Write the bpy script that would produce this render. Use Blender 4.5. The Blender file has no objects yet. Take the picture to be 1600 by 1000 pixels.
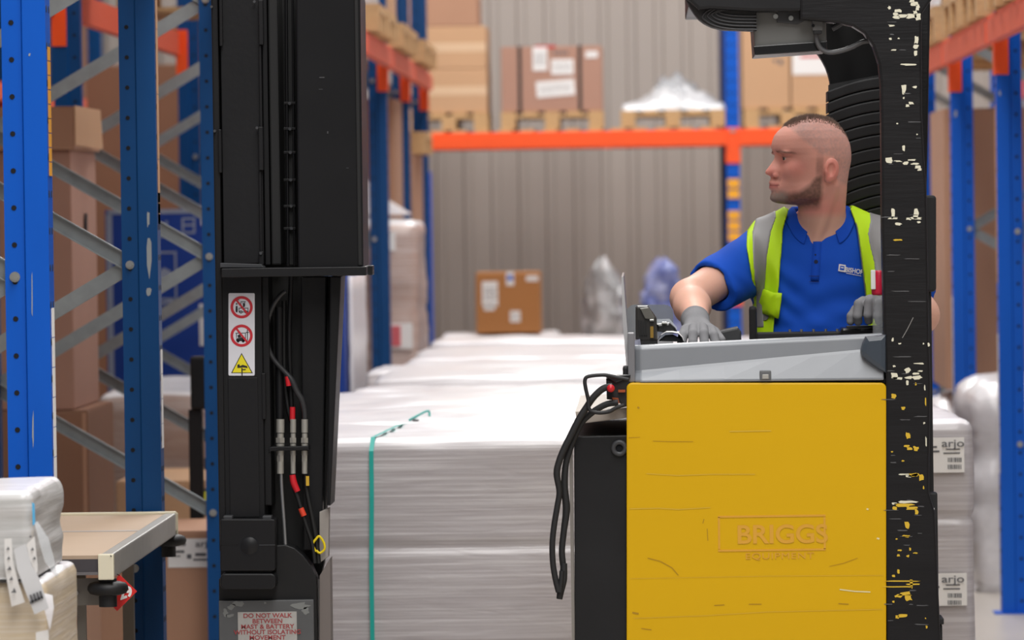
import bpy, bmesh, math, random
import numpy as np
from mathutils import Vector, Matrix, noise
SC = bpy.context.scene
COL = SC.collection
PI = math.pi
rnd = random.Random(7)

# ------------------------------------------------------------------ camera
F = 7940.0                       # focal length in pixels of the 1600 px wide photograph
VPX, VPY = 1000.0, 330.0         # where the aisle direction (+Y) meets the picture
CAM = Vector((0, 0, 1.6))
roll = -0.014
v = Matrix.Rotation(roll, 3, 'Z') @ Vector((VPX - 800, 500 - VPY, -F))
pitch = math.atan2(F, v.y)
v2 = Matrix.Rotation(pitch, 3, 'X') @ v
yaw = math.atan2(v2.x, v2.y)
CR = Matrix.Rotation(yaw, 3, 'Z') @ Matrix.Rotation(pitch, 3, 'X') @ Matrix.Rotation(roll, 3, 'Z')
cam = bpy.data.cameras.new('camera')
cam.sensor_width = 36.0
cam.lens = F * 36.0 / 1600.0
cam.clip_start = 0.5
cam.clip_end = 200
cam.dof.use_dof = True
cam.dof.focus_distance = 12.35
cam.dof.aperture_fstop = 6.3
co = bpy.data.objects.new('camera', cam)
COL.objects.link(co)
co.matrix_world = Matrix.Translation(CAM) @ CR.to_4x4()
SC.camera = co

def P(px, py, Y):
    """the point at depth Y (metres down the aisle) seen at a pixel of the photograph"""
    d = CR @ Vector((px - 800, 500 - py, -F))
    t = Y / d.y
    return CAM + d * t

# ------------------------------------------------------------------ world, lights, exposure
w = bpy.data.worlds.new('world'); SC.world = w; w.use_nodes = True
bg = w.node_tree.nodes['Background']
bg.inputs[0].default_value = (0.93, 0.96, 1.0, 1); bg.inputs[1].default_value = 0.19
def area(name, loc, sx, sy, power, rot=(0, 0, 0), col=(1, 0.98, 0.955)):
    l = bpy.data.lights.new(name, 'AREA'); l.shape = 'RECTANGLE'; l.size = sx; l.size_y = sy
    l.energy = power; l.color = col
    o = bpy.data.objects.new(name, l); o.location = loc; o.rotation_euler = rot; COL.objects.link(o); return o
area('overhead_light', (0.0, 22, 7.6), 1.6, 26, 1250)
area('overhead_light', (0.3, 4, 7.0), 3.0, 12, 950)
area('overhead_light', (0, 32.5, 7.4), 8, 1.5, 320, rot=(.5, 0, 0))  # unseen lamp, added to brighten the back wall
area('overhead_light', (-5.2, 24, 7.6), 1.0, 26, 160)
area('overhead_light', (5.2, 24, 7.6), 1.0, 26, 300)
SC.view_settings.view_transform = 'Standard'
SC.view_settings.look = 'None'
SC.view_settings.exposure = 0.0
SC.view_settings.gamma = 1.0
SC.view_settings.use_curve_mapping = False

# ------------------------------------------------------------------ materials
def lin(c):
    return tuple(((x / 255) / 12.92 if x / 255 <= 0.04045 else ((x / 255 + 0.055) / 1.055) ** 2.4) for x in c) + (1,)
MATS = {}
def mat(name, rgb, rough=0.6, metal=0.0, var=0.12, scale=6.0, stretch=(1, 1, 1), bump=0.0, bscale=60.0, bstretch=(1, 1, 1), spec=0.5, coat=0.0, alpha=1.0, rvar=0.0):
    if name in MATS: return MATS[name]
    m = bpy.data.materials.new(name); m.use_nodes = True
    nt = m.node_tree; b = nt.nodes['Principled BSDF']
    b.inputs['Roughness'].default_value = rough; b.inputs['Metallic'].default_value = metal
    b.inputs['Specular IOR Level'].default_value = spec
    b.inputs['Coat Weight'].default_value = coat; b.inputs['Coat Roughness'].default_value = 0.15
    b.inputs['Alpha'].default_value = alpha
    tc = nt.nodes.new('ShaderNodeTexCoord')
    def nz(sc, st, det=4):
        mp = nt.nodes.new('ShaderNodeMapping'); mp.inputs['Scale'].default_value = st
        nt.links.new(tc.outputs['Object'], mp.inputs['Vector'])
        n = nt.nodes.new('ShaderNodeTexNoise'); n.inputs['Scale'].default_value = sc; n.inputs['Detail'].default_value = det
        nt.links.new(mp.outputs[0], n.inputs['Vector']); return n
    n = nz(scale, stretch)
    mx = nt.nodes.new('ShaderNodeMix'); mx.data_type = 'RGBA'
    c = lin(rgb)
    mx.inputs[6].default_value = tuple(x * (1 - var) for x in c[:3]) + (1,)
    mx.inputs[7].default_value = tuple(min(1, x * (1 + var)) for x in c[:3]) + (1,)
    nt.links.new(n.outputs['Fac'], mx.inputs[0]); nt.links.new(mx.outputs[2], b.inputs['Base Color'])
    if rvar:
        mr = nt.nodes.new('ShaderNodeMapRange'); mr.inputs[3].default_value = max(0, rough - rvar); mr.inputs[4].default_value = min(1, rough + rvar)
        nt.links.new(n.outputs['Fac'], mr.inputs[0]); nt.links.new(mr.outputs[0], b.inputs['Roughness'])
    if bump:
        n2 = nz(bscale, bstretch, 5); bp = nt.nodes.new('ShaderNodeBump'); bp.inputs['Strength'].default_value = bump; bp.inputs['Distance'].default_value = 0.01
        nt.links.new(n2.outputs['Fac'], bp.inputs['Height']); nt.links.new(bp.outputs[0], b.inputs['Normal'])
    MATS[name] = m
    return m
def glass(name, rgb, alpha=0.25, rough=0.08):
    m = mat(name, rgb, rough=rough, var=0.05, alpha=alpha, spec=0.7); return m
def film(name, rgb, streak=1.0, hz=True, carton=None):
    """stretch film over cartons: fine pulled streaks, pale where the film is bunched"""
    if name in MATS: return MATS[name]
    m = bpy.data.materials.new(name); m.use_nodes = True; nt = m.node_tree; b = nt.nodes['Principled BSDF']
    b.inputs['Roughness'].default_value = 0.34; b.inputs['Specular IOR Level'].default_value = 0.55
    b.inputs['Coat Weight'].default_value = 0.45; b.inputs['Coat Roughness'].default_value = 0.22
    tc = nt.nodes.new('ShaderNodeTexCoord')
    def nz(sc, st, det, dist=0.0, rz=0.0):
        mp = nt.nodes.new('ShaderNodeMapping'); mp.inputs['Scale'].default_value = st; mp.inputs['Rotation'].default_value = (0, rz, 0)
        nt.links.new(tc.outputs['Object'], mp.inputs['Vector'])
        n = nt.nodes.new('ShaderNodeTexNoise'); n.inputs['Scale'].default_value = sc; n.inputs['Detail'].default_value = det; n.inputs['Distortion'].default_value = dist
        nt.links.new(mp.outputs[0], n.inputs['Vector']); return n
    s1 = nz(7.0, (0.22, 0.22, 16) if hz else (1, 1, 1), 6, 0.35)
    s2 = nz(5.0, (1.0, 1.0, 7.0), 4, 1.2, 0.6)
    big = nz(1.6, (1, 1, 1), 2)
    cr = nt.nodes.new('ShaderNodeValToRGB'); cr.color_ramp.elements[0].position = 0.47; cr.color_ramp.elements[1].position = 0.74
    nt.links.new(s1.outputs['Fac'], cr.inputs[0])
    mul = nt.nodes.new('ShaderNodeMath'); mul.operation = 'MULTIPLY'; mul.inputs[1].default_value = 0.85 * streak
    nt.links.new(cr.outputs[0], mul.inputs[0])
    mul2 = nt.nodes.new('ShaderNodeMath'); mul2.operation = 'MULTIPLY'
    nt.links.new(mul.outputs[0], mul2.inputs[0]); nt.links.new(big.outputs['Fac'], mul2.inputs[1])
    add = nt.nodes.new('ShaderNodeMath'); add.operation = 'MULTIPLY_ADD'; add.inputs[1].default_value = 0.3; add.use_clamp = True
    nt.links.new(s2.outputs['Fac'], add.inputs[0]); nt.links.new(mul2.outputs[0], add.inputs[2])
    mx = nt.nodes.new('ShaderNodeMix'); mx.data_type = 'RGBA'
    mx.inputs[6].default_value = lin(rgb); mx.inputs[7].default_value = lin((238, 236, 238))
    nt.links.new(add.outputs[0], mx.inputs[0]); nt.links.new(mx.outputs[2], b.inputs['Base Color'])
    bp = nt.nodes.new('ShaderNodeBump'); bp.inputs['Strength'].default_value = 0.20; bp.inputs['Distance'].default_value = 0.008
    ad2 = nt.nodes.new('ShaderNodeMath'); ad2.operation = 'ADD'
    nt.links.new(s1.outputs['Fac'], ad2.inputs[0]); nt.links.new(s2.outputs['Fac'], ad2.inputs[1])
    nt.links.new(ad2.outputs[0], bp.inputs['Height']); nt.links.new(bp.outputs[0], b.inputs['Normal'])
    nt.links.new(bp.outputs[0], b.inputs['Coat Normal'])
    MATS[name] = m
    return m

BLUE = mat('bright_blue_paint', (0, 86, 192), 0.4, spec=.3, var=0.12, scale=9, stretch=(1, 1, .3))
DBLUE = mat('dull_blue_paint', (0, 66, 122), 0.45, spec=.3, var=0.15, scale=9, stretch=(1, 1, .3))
BEAMO = mat('shaded_orange_paint', (222, 96, 66), 0.5, var=0.08)  # beam orange with the low light on the aisle faces mixed in
ORANGE = mat('orange_paint', (250, 88, 30), 0.42, var=0.06)
GALV = mat('galvanised_steel', (146, 152, 154), 0.42, 0.4, var=0.22, scale=25, stretch=(1, 1, 1))
BOLT = mat('zinc_bolt', (190, 190, 185), 0.3, 0.9, var=0.1)
HOLE = mat('dark_recess', (14, 16, 22), 0.9, var=0)
WOOD = mat('pallet_wood', (196, 158, 112), 0.8, var=0.2, scale=14, stretch=(1, 6, 6), bump=.25)
CARD = mat('brown_cardboard', (176, 134, 108), 0.82, var=0.06, scale=3, bump=.08, bscale=8, bstretch=(14, 14, 1))
CARDL = mat('light_cardboard', (196, 156, 120), 0.82, var=0.06, scale=3)
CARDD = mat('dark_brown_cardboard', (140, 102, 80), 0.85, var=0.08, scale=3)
CARDO = mat('orange_brown_cardboard', (172, 116, 66), 0.85, var=0.05, scale=3)
CARDP = mat('pinkish_cardboard', (172, 132, 114), 0.85, var=0.07, scale=3)
TAPE = mat('packing_tape', (216, 184, 150), 0.35, var=0.04)
PAPER = mat('white_paper', (232, 230, 228), 0.7, var=0.02)
PRINT = mat('grey_print', (96, 96, 100), 0.7, var=0.1)
BLACKP = mat('black_steel_paint', (26, 26, 28), 0.45, var=0.25, scale=5, rvar=.1, spec=.3, bump=.05, bscale=40)
BLACKM = mat('matt_black_plastic', (26, 26, 28), 0.6, var=0.15)
BLACKG = mat('glossy_black_plastic', (22, 22, 24), 0.25, var=0.1)
RUBBER = mat('black_rubber', (20, 20, 21), 0.55, var=0.1)
DARKSTEEL = mat('scuffed_dark_steel', (62, 63, 66), 0.5, .2, var=0.22, scale=7)
YELLOW = mat('yellow_paint', (214, 168, 0), 0.4, spec=.3, var=0.03, scale=3, stretch=(.3, 1, 3))
GREYP = mat('grey_moulded_plastic', (134, 138, 144), 0.36, var=0.05, scale=20)
STRAPM = mat('teal_strapping', (40, 170, 160), 0.35, var=0.05)
RED = mat('red_plastic', (200, 28, 40), 0.4, var=0.05)
FILM = film('stretch_film_over_cartons', (168, 161, 164))
FILMT = film('pale_stretch_film', (228, 225, 227), 0.8, hz=False)
FILMB = film('stretch_film_over_brown_cartons', (176, 142, 126), 0.9)
FILMW = film('silvery_loose_film', (196, 192, 194), 1.0, hz=False)
CLEAR = glass('clear_film', (240, 245, 250), 0.3, 0.12)

# ------------------------------------------------------------------ object helpers
def tag(o, label=None, cat=None, group=None, kind=None):
    if label: o['label'] = label
    if cat: o['category'] = cat
    if group: o['group'] = group
    if kind: o['kind'] = kind
    return o
def empty(name, loc, label=None, cat=None, group=None, rz=0):
    o = bpy.data.objects.new(name, None); o.location = loc; o.rotation_euler = (0, 0, rz); o.empty_display_size = .1
    COL.objects.link(o); return tag(o, label, cat, group)
def link(name, me, parent=None):
    o = bpy.data.objects.new(name, me); COL.objects.link(o)
    if parent is not None:
        o.parent = parent
        o.matrix_parent_inverse = world_of(parent).inverted()
    return o
def world_of(o):
    m = Matrix.LocRotScale(o.location, o.rotation_euler, o.scale)
    if o.parent is None: return m
    return world_of(o.parent) @ o.matrix_parent_inverse @ m
class MB:
    """collects shapes in world coordinates into one mesh"""
    def __init__(s): s.v = []; s.f = []; s.m = []; s.mats = []; s.sm = []
    def mi(s, m):
        if m not in s.mats: s.mats.append(m)
        return s.mats.index(m)
    def add(s, vs, fs, m, smooth=False):
        o = len(s.v); i = s.mi(m)
        s.v += [tuple(x) for x in vs]
        s.f += [tuple(o + k for k in f) for f in fs]; s.m += [i] * len(fs); s.sm += [smooth] * len(fs)
        return s
    def box(s, x0, x1, y0, y1, z0, z1, m, bev=0.0, M=None):
        if x0 > x1: x0, x1 = x1, x0
        if y0 > y1: y0, y1 = y1, y0
        if z0 > z1: z0, z1 = z1, z0
        if bev > 0:
            bm = bmesh.new(); bmesh.ops.create_cube(bm, size=1)
            for q in bm.verts: q.co = Vector(((x0 + x1) / 2 + q.co.x * (x1 - x0), (y0 + y1) / 2 + q.co.y * (y1 - y0), (z0 + z1) / 2 + q.co.z * (z1 - z0)))
            bmesh.ops.bevel(bm, geom=bm.edges[:], offset=min(bev, .49 * min(x1 - x0, y1 - y0, z1 - z0)), segments=2, affect='EDGES', profile=.6)
            vs = [q.co.copy() for q in bm.verts]; fs = [[q.index for q in f.verts] for f in bm.faces]; bm.free()
        else:
            vs = [Vector(p) for p in ((x0, y0, z0), (x1, y0, z0), (x1, y1, z0), (x0, y1, z0), (x0, y0, z1), (x1, y0, z1), (x1, y1, z1), (x0, y1, z1))]
            fs = [(0, 3, 2, 1), (4, 5, 6, 7), (0, 1, 5, 4), (1, 2, 6, 5), (2, 3, 7, 6), (3, 0, 4, 7)]
        if M is not None: vs = [M @ q for q in vs]
        return s.add(vs, fs, m, False)
    def prism(s, pts, y0, y1, m, bev=0.0, axis='Y'):
        """polygon given as (a, b) pairs swept from y0 to y1; axis Y: pts are (x, z); axis X: (y, z); axis Z: (x, y)"""
        ar = sum(pts[i][0] * pts[(i + 1) % len(pts)][1] - pts[(i + 1) % len(pts)][0] * pts[i][1] for i in range(len(pts)))
        if ar < 0: pts = pts[::-1]
        mk = {'Y': lambda a, b, t: (a, t, b), 'X': lambda a, b, t: (t, a, b), 'Z': lambda a, b, t: (a, b, t)}[axis]
        n = len(pts)
        if bev > 0:
            bm = bmesh.new()
            A = [bm.verts.new(mk(a, b, y0)) for a, b in pts]; B = [bm.verts.new(mk(a, b, y1)) for a, b in pts]
            bm.faces.new(A); bm.faces.new(B[::-1])
            for i in range(n): bm.faces.new((A[i], B[i], B[(i + 1) % n], A[(i + 1) % n]))
            bmesh.ops.recalc_face_normals(bm, faces=bm.faces)
            ed = [e for e in bm.edges if all(abs((q.co - Vector(mk(0, 0, y0))).dot(Vector(mk(0, 0, 1)) - Vector(mk(0, 0, 0)))) < 1e-6 for q in e.verts)] if True else []
            bmesh.ops.bevel(bm, geom=ed, offset=bev, segments=2, affect='EDGES', profile=.6)
            bm.verts.index_update(); vs = [q.co.copy() for q in bm.verts]; fs = [[q.index for q in f.verts] for f in bm.faces]; bm.free()
            return s.add(vs, fs, m)
        vs = [mk(a, b, y0) for a, b in pts] + [mk(a, b, y1) for a, b in pts]
        fl = axis in ('Y',)
        fs = [tuple(range(n)), tuple(range(2 * n - 1, n - 1, -1))] + [(i, i + n, (i + 1) % n + n, (i + 1) % n) for i in range(n)]
        if not fl: fs = [f[::-1] for f in fs]
        return s.add(vs, fs, m)
    def tube(s, pts, r, m, seg=10, smooth=True, close=True, sub=6):
        pts = [Vector(p) for p in pts]
        rs = r if isinstance(r, (list, tuple)) else [r] * len(pts)
        if sub > 1 and len(pts) > 2:
            q, qr = [], []
            for i in range(len(pts) - 1):
                p0, p1, p2, p3 = pts[max(i - 1, 0)], pts[i], pts[i + 1], pts[min(i + 2, len(pts) - 1)]
                for k in range(sub):
                    t = k / sub
                    q.append(.5 * ((2 * p1) + (p2 - p0) * t + (2 * p0 - 5 * p1 + 4 * p2 - p3) * t * t + (3 * p1 - p0 - 3 * p2 + p3) * t ** 3))
                    qr.append(rs[i] * (1 - t) + rs[i + 1] * t)
            q.append(pts[-1]); qr.append(rs[-1]); pts, rs = q, qr
        up = None; vs = []; fs = []
        for i, p in enumerate(pts):
            d = (pts[min(i + 1, len(pts) - 1)] - pts[max(i - 1, 0)]).normalized()
            if up is None:
                up = Vector((0, 0, 1)) if abs(d.z) < .9 else Vector((1, 0, 0))
            a = d.cross(up)
            if a.length < 1e-5: a = d.cross(Vector((0, 1, 0)))
            a.normalize(); b = a.cross(d).normalized(); up = b
            for k in range(seg):
                t = 2 * PI * k / seg
                vs.append(p + (a * math.cos(t) + b * math.sin(t)) * rs[i])
        for i in range(len(pts) - 1):
            for k in range(seg):
                fs.append((i * seg + k, i * seg + (k + 1) % seg, (i + 1) * seg + (k + 1) % seg, (i + 1) * seg + k))
        s.add(vs, fs, m, smooth)
        if close:
            s.add([vs[k] for k in range(seg)][::-1], [tuple(range(seg))], m); s.add(vs[-seg:], [tuple(range(seg))], m)
        return s
    def cyl(s, p0, p1, r0, m, r1=None, seg=16, smooth=True):
        return s.tube([p0, p1], [r0, r0 if r1 is None else r1], m, seg, smooth, True, 1)
    def lathe(s, c, prof, m, seg=24, axis='Z'):
        vs = []; fs = []
        for r, h in prof:
            for k in range(seg):
                t = 2 * PI * k / seg
                a, b = r * math.cos(t), r * math.sin(t)
                vs.append(Vector(c) + (Vector((a, b, h)) if axis == 'Z' else Vector((a, h, b)) if axis == 'Y' else Vector((h, a, b))))
        for i in range(len(prof) - 1):
            for k in range(seg):
                fs.append((i * seg + k, i * seg + (k + 1) % seg, (i + 1) * seg + (k + 1) % seg, (i + 1) * seg + k))
        s.add(vs, fs, m, True)
        return s
    def mesh(s, name):
        me = bpy.data.meshes.new(name); me.from_pydata(s.v, [], s.f)
        for m in s.mats: me.materials.append(m)
        me.polygons.foreach_set('material_index', s.m); me.polygons.foreach_set('use_smooth', s.sm)
        me.validate(); me.update()
        bm = bmesh.new(); bm.from_mesh(me); bmesh.ops.recalc_face_normals(bm, faces=bm.faces); bm.to_mesh(me); bm.free()
        return me
    def build(s, name, parent=None, **k):
        return tag(link(name, s.mesh(name), parent), **k)
def part(name, parent, fn, **k):
    b = MB(); fn(b); return b.build(name, parent, **k)
def text(body, loc, size, m, parent, rot=(PI / 2, 0, 0), xs=1.0, name='lettering', bold=0.0, align='CENTER', space=1.0):
    c = bpy.data.curves.new(name, 'FONT'); c.body = body; c.size = size; c.align_x = align; c.align_y = 'CENTER'; c.extrude = 0.0002; c.offset = bold; c.space_character = space
    c.materials.append(m)
    o = bpy.data.objects.new(name, c); COL.objects.link(o); o.location = loc; o.rotation_euler = rot; o.scale = (xs, 1, 1)
    bpy.context.view_layer.update()
    me = bpy.data.meshes.new_from_object(o.evaluated_get(bpy.context.evaluated_depsgraph_get()))
    mw = Matrix.LocRotScale(o.location, o.rotation_euler, o.scale)
    bpy.data.objects.remove(o)
    me.transform(mw)
    return link(name, me, parent)
def px_box(b, x0, y0, x1, y1, Y0, Y1, m, bev=0.0):
    """box whose near face (at Y0) fills a rectangle traced on the photograph"""
    xm, ym = (x0 + x1) / 2, (y0 + y1) / 2
    a, c = P(x0, ym, Y0).x, P(x1, ym, Y0).x
    t, u = P(xm, y0, Y0).z, P(xm, y1, Y0).z
    b.box(a, c, Y0, Y1, u, t, m, bev); return b
def px_poly(b, pts, Y0, Y1, m, bev=0.0):
    q = [P(x, y, Y0) for x, y in pts]
    b.prism([(p.x, p.z) for p in q], Y0, Y1, m, bev); return b

# ------------------------------------------------------------------ rooms
part('floor', None, lambda b: b.box(-9, 9, -4, 38, -.1, 0, mat('sealed_concrete', (176, 168, 160), 0.32, var=0.1, scale=1.2, rvar=.08, bump=.03)), kind='structure')
CLAD = mat('grey_painted_cladding', (166, 157, 150), 0.55, var=0.05, scale=2, stretch=(1, 1, .2))
wall = empty('wall_back', (0, 37, 0)); wall['kind'] = 'structure'
def sheet(b):
    # one cladding sheet, 1 m cover, trapezoid ribs every 0.2 m
    x = 0.0; pts = []
    for k in range(5):
        pts += [(x, 0), (x + .115, 0), (x + .13, -.02), (x + .178, -.02), (x + .193, 0)]; x += .2
    pts.append((1.0, 0))
    vs = []; fs = []
    for a, d in pts: vs += [(a, d, 0), (a, d, 7.5)]
    for i in range(len(pts) - 1): fs.append((2 * i, 2 * i + 2, 2 * i + 3, 2 * i + 1))
    b.add(vs, fs, CLAD)
    b.box(0, 1.0, .02, .05, 0, 7.5, CLAD)
_s = MB(); sheet(_s); _sm = _s.mesh('cladding_panel')
for k in range(-9, 9):
    o = link('cladding_panel', _sm, wall); o.location = (k, 37 + (.004 if k % 2 else 0), 0)
part('trim_1', None, lambda b: b.box(-9, 9, 36.9, 36.955, .0, .12, DARKSTEEL), kind='structure')
for nm, x in (('wall_left', -9.1), ('wall_right', 9.0)):
    part(nm, None, lambda b: b.box(x, x + .1, -4, 38, 0, 7.5, CLAD), kind='structure')
# ------------------------------------------------------------------ racking
LABY = mat('yellow_label_strip', (224, 158, 50), 0.5, var=0.1)
LABO = mat('wooden_edge_strip', (196, 150, 110), 0.6, var=0.15)
def upright_mesh(m, name='upright', h=7.0, guard=0.0, holes=True):
    """omega-section post: local x 0 = aisle face, -x into the rack, camera side = -y"""
    b = MB()
    prof = [(0, -.045), (-.052, -.045), (-.056, -.036), (-.1, -.036), (-.1, .036), (-.056, .036), (-.052, .045), (0, .045)]
    b.prism(prof, 0.0, h, m, axis='Z')
    if guard: pass
    b.box(-.13, .03, -.07, .07, 0, .006, m)
    if holes:
        z = .05
        while z < min(h, 3.2):
            for yy, sg in ((-.0365, -1), (.0365, 1)):
                b.cyl((-.078, yy, z), (-.078, yy + .0008 * sg, z), .0062, HOLE, seg=8)
            b.cyl((.0, -.022, z + .03), (.0008, -.022, z + .03), .009, HOLE, seg=6)
            b.cyl((.0, .022, z + .03), (.0008, .022, z + .03), .009, HOLE, seg=6)
            z += .083 if h > 3 else .083
    return b.mesh(name)
def channel(b, p0, p1, wd, m, yoff=0.0, flip=False):
    """galvanised C-channel between two points of a frame plane (constant Y)"""
    p0, p1 = Vector(p0), Vector(p1); d = (p1 - p0).normalized(); n = Vector((-d.z, 0, d.x)); y = Vector((0, 1, 0))
    sec = [(-wd / 2, 0), (wd / 2, 0), (wd / 2, .02), (wd / 2 - .003, .02), (wd / 2 - .003, .003), (-wd / 2 + .003, .003), (-wd / 2 + .003, .02), (-wd / 2, .02)]
    if flip: sec = [(a, .02 - c) for a, c in sec]
    k = len(sec)
    vs = [p + n * a + y * (c + yoff) for p in (p0, p1) for a, c in sec]
    b.add(vs, [tuple(range(k)), tuple(range(2 * k - 1, k - 1, -1))] + [(i, i + k, (i + 1) % k + k, (i + 1) % k) for i in range(k)], m)
def bolt_mesh():
    b = MB(); b.cyl((0, -.004, 0), (0, 0, 0), .012, BOLT, seg=12); b.cyl((0, -.012, 0), (0, -.004, 0), .008, BOLT, seg=6, smooth=False); return b.mesh('bolt')
BM_BOLT = bolt_mesh()
def beam_mesh(L, m=ORANGE, name='beam'):
    b = MB()   # box beam with a stepped face, runs along local y from 0 to L, top at z=0
    b.prism([(-.022, -.11), (.022, -.11), (.022, -.025), (.010, -.025), (.010, 0), (-.022, 0)], .045, L - .045, m, axis='Y')
    return b.mesh(name)
def connector_mesh():
    b = MB()
    b.box(.0, .006, -.046, .046, -.235, .01, ORANGE); b.box(-.05, .006, -.0505, -.0455, -.235, .01, ORANGE); b.box(-.05, .006, .0455, .0505, -.235, .01, ORANGE)
    b.box(.006, .012, -.02, .02, -.02, 0, BOLT)
    return b.mesh('beam_connector')
ME_CON = connector_mesh()
def put(name, me, parent, M, **k):
    o = bpy.data.objects.new(name, me); COL.objects.link(o)
    if parent is not None:
        o.parent = parent; o.matrix_parent_inverse = Matrix.Identity(4)
        M = world_of(parent).inverted() @ M
    o.matrix_basis = M; return tag(o, **k)
def T(x, y, z): return Matrix.Translation((x, y, z))
def RZ(a): return Matrix.Rotation(a, 4, 'Z')
def rack_row(name, label, side, xf, depth, Ys, ups, beam_z, node0, node_step, h=7.0, group=None, top_level=True, xtra=None):
    """a row of frames square to the aisle; side -1: left of the aisle (aisle face towards +x), +1: right of it"""
    r = empty(name, (xf, Ys[0], 0), label, 'pallet rack')
    rot = Matrix.Identity(4) if side < 0 else RZ(PI)
    me = {}
    for i, Y in enumerate(Ys):
        m = ups[i]
        if m.name not in me: me[m.name] = upright_mesh(m, h=h)
        xr = xf + side * depth
        put('upright', me[m.name], r, T(xf - side * -1 * 0, Y, 0) @ rot)
        put('upright', me[m.name], r, T(xr, Y, 0) @ rot @ RZ(PI))
        xa, xb = xf + side * .078, xr - side * .078
        z = node0 - node_step * math.ceil((node0 - .15) / node_step) + node_step
        zz = z; front = True; k = 0
        # zigzag: front node at node0 + n*step, rear node half way
        z = node0 - node_step * math.floor((node0 - .1) / node_step)
        def br(b, q0, q1, yo): channel(b, q0, q1, .042, GALV, yo, yo < 0)
        nmax = min(h - .3, 3.6)
        first = True
        while z < nmax:
            part('brace', r, lambda b: br(b, (xa, Y, z), (xb, Y, z + node_step / 2), -.018))
            part('brace', r, lambda b: br(b, (xb, Y, z + node_step / 2), (xa, Y, z + node_step), .001))
            put('bolt', BM_BOLT, r, T(xa, Y - .0365, z)); put('bolt', BM_BOLT, r, T(xb, Y - .0365, z + node_step / 2))
            z += node_step
    for i in range(len(Ys) - 1):
        L = Ys[i + 1] - Ys[i]
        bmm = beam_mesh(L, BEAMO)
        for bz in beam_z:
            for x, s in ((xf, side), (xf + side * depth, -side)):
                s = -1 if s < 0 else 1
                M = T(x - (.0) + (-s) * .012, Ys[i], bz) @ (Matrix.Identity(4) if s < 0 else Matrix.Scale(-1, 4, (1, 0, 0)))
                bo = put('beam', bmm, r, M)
                for yy in (Ys[i], Ys[i + 1]):
                    if yy == Ys[i] or i == len(Ys) - 2:
                        put('beam_connector', ME_CON, bo, T(x, yy, bz) @ (Matrix.Identity(4) if s < 0 else RZ(PI)))
    return r
YL = [11.4 + 2.57 * k for k in range(9)]
YL[1] = 13.97
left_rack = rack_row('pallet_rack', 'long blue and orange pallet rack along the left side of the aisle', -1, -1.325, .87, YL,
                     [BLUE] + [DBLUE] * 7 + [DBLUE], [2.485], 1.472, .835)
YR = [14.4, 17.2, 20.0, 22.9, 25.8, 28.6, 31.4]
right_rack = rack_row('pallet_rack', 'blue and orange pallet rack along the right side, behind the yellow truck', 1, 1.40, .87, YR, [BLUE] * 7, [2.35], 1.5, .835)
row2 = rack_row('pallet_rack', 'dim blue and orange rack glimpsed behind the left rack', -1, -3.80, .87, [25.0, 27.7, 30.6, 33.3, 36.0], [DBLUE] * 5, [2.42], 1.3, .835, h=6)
# label strips on aisle faces
def strip(x, Y, z0, z1, m, parent, side=-1, n=10):
    b = MB(); z = z0; dz = (z1 - z0) / n
    for k in range(n):
        b.box(x, x + .0012 * -side, Y - .018, Y + .03, z0 + k * dz, z0 + (k + 1) * dz - .002, m)
    return b.build('label_strip', parent)
strip(-1.3245, 11.4, P(68, 275, 11.4).z, P(68, 72, 11.4).z, LABY, left_rack, n=9)
strip(-1.3245, 11.4, P(76, 760, 11.4).z, P(76, 480, 11.4).z, PAPER, left_rack, n=6)
strip(-1.3245, 13.97, P(250, 350, 13.97).z, 2.3, LABO, left_rack, n=4)
strip(-1.3245, 13.97, P(250, 350, 13.97).z, P(250, 300, 13.97).z, LABY, left_rack, n=3)
strip(-1.3245, 13.97, P(250, 700, 13.97).z, P(250, 545, 13.97).z, PAPER, left_rack, n=4)
strip(1.3995, 20.0, 1.3, 2.0, LABO, right_rack, 1, 5); strip(1.3995, 20.0, .55, 1.1, PAPER, right_rack, 1, 5)
strip(1.3995, 22.9, .6, 1.2, PAPER, right_rack, 1, 5)
# paint scrapes on the second left upright and the first one
SCR = mat('bare_scraped_steel', (150, 156, 158), 0.6, var=0.1)
def chips(parent, Y, items, m, name='paint_scrapes', rot=0, seed=1):
    r = random.Random(seed); b = MB()
    for (x0, y0, x1, y1) in items:
        n = 9; cx, cy, rx, ry = (x0 + x1) / 2, (y0 + y1) / 2, abs(x1 - x0) / 2, abs(y1 - y0) / 2
        pts = []
        for k in range(n):
            t = 2 * PI * k / n + r.uniform(-.25, .25); q = r.uniform(.62, 1.1)
            ct, st = math.cos(t), math.sin(t)
            ct = math.copysign(abs(ct) ** .7, ct); st = math.copysign(abs(st) ** .7, st)
            pts.append((cx + rx * q * ct, cy + ry * q * st))
        px_poly(b, pts, Y - .0009, Y + .0002, m)
    return b.build(name, parent)
chips(left_rack, 13.925, [(229, 328, 234, 356), (229, 372, 237, 440), (228, 450, 237, 464)], SCR, seed=3)
chips(left_rack, 11.355, [(44, 83, 48, 88), (50, 640, 53, 700), (49, 420, 51, 500)], SCR, seed=4)
chips(right_rack, 22.855, [(1490, 172, 1496, 184)], SCR, seed=4)
chips(right_rack, 19.955, [(1560, 140, 1564, 150)], SCR, seed=5)

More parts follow.
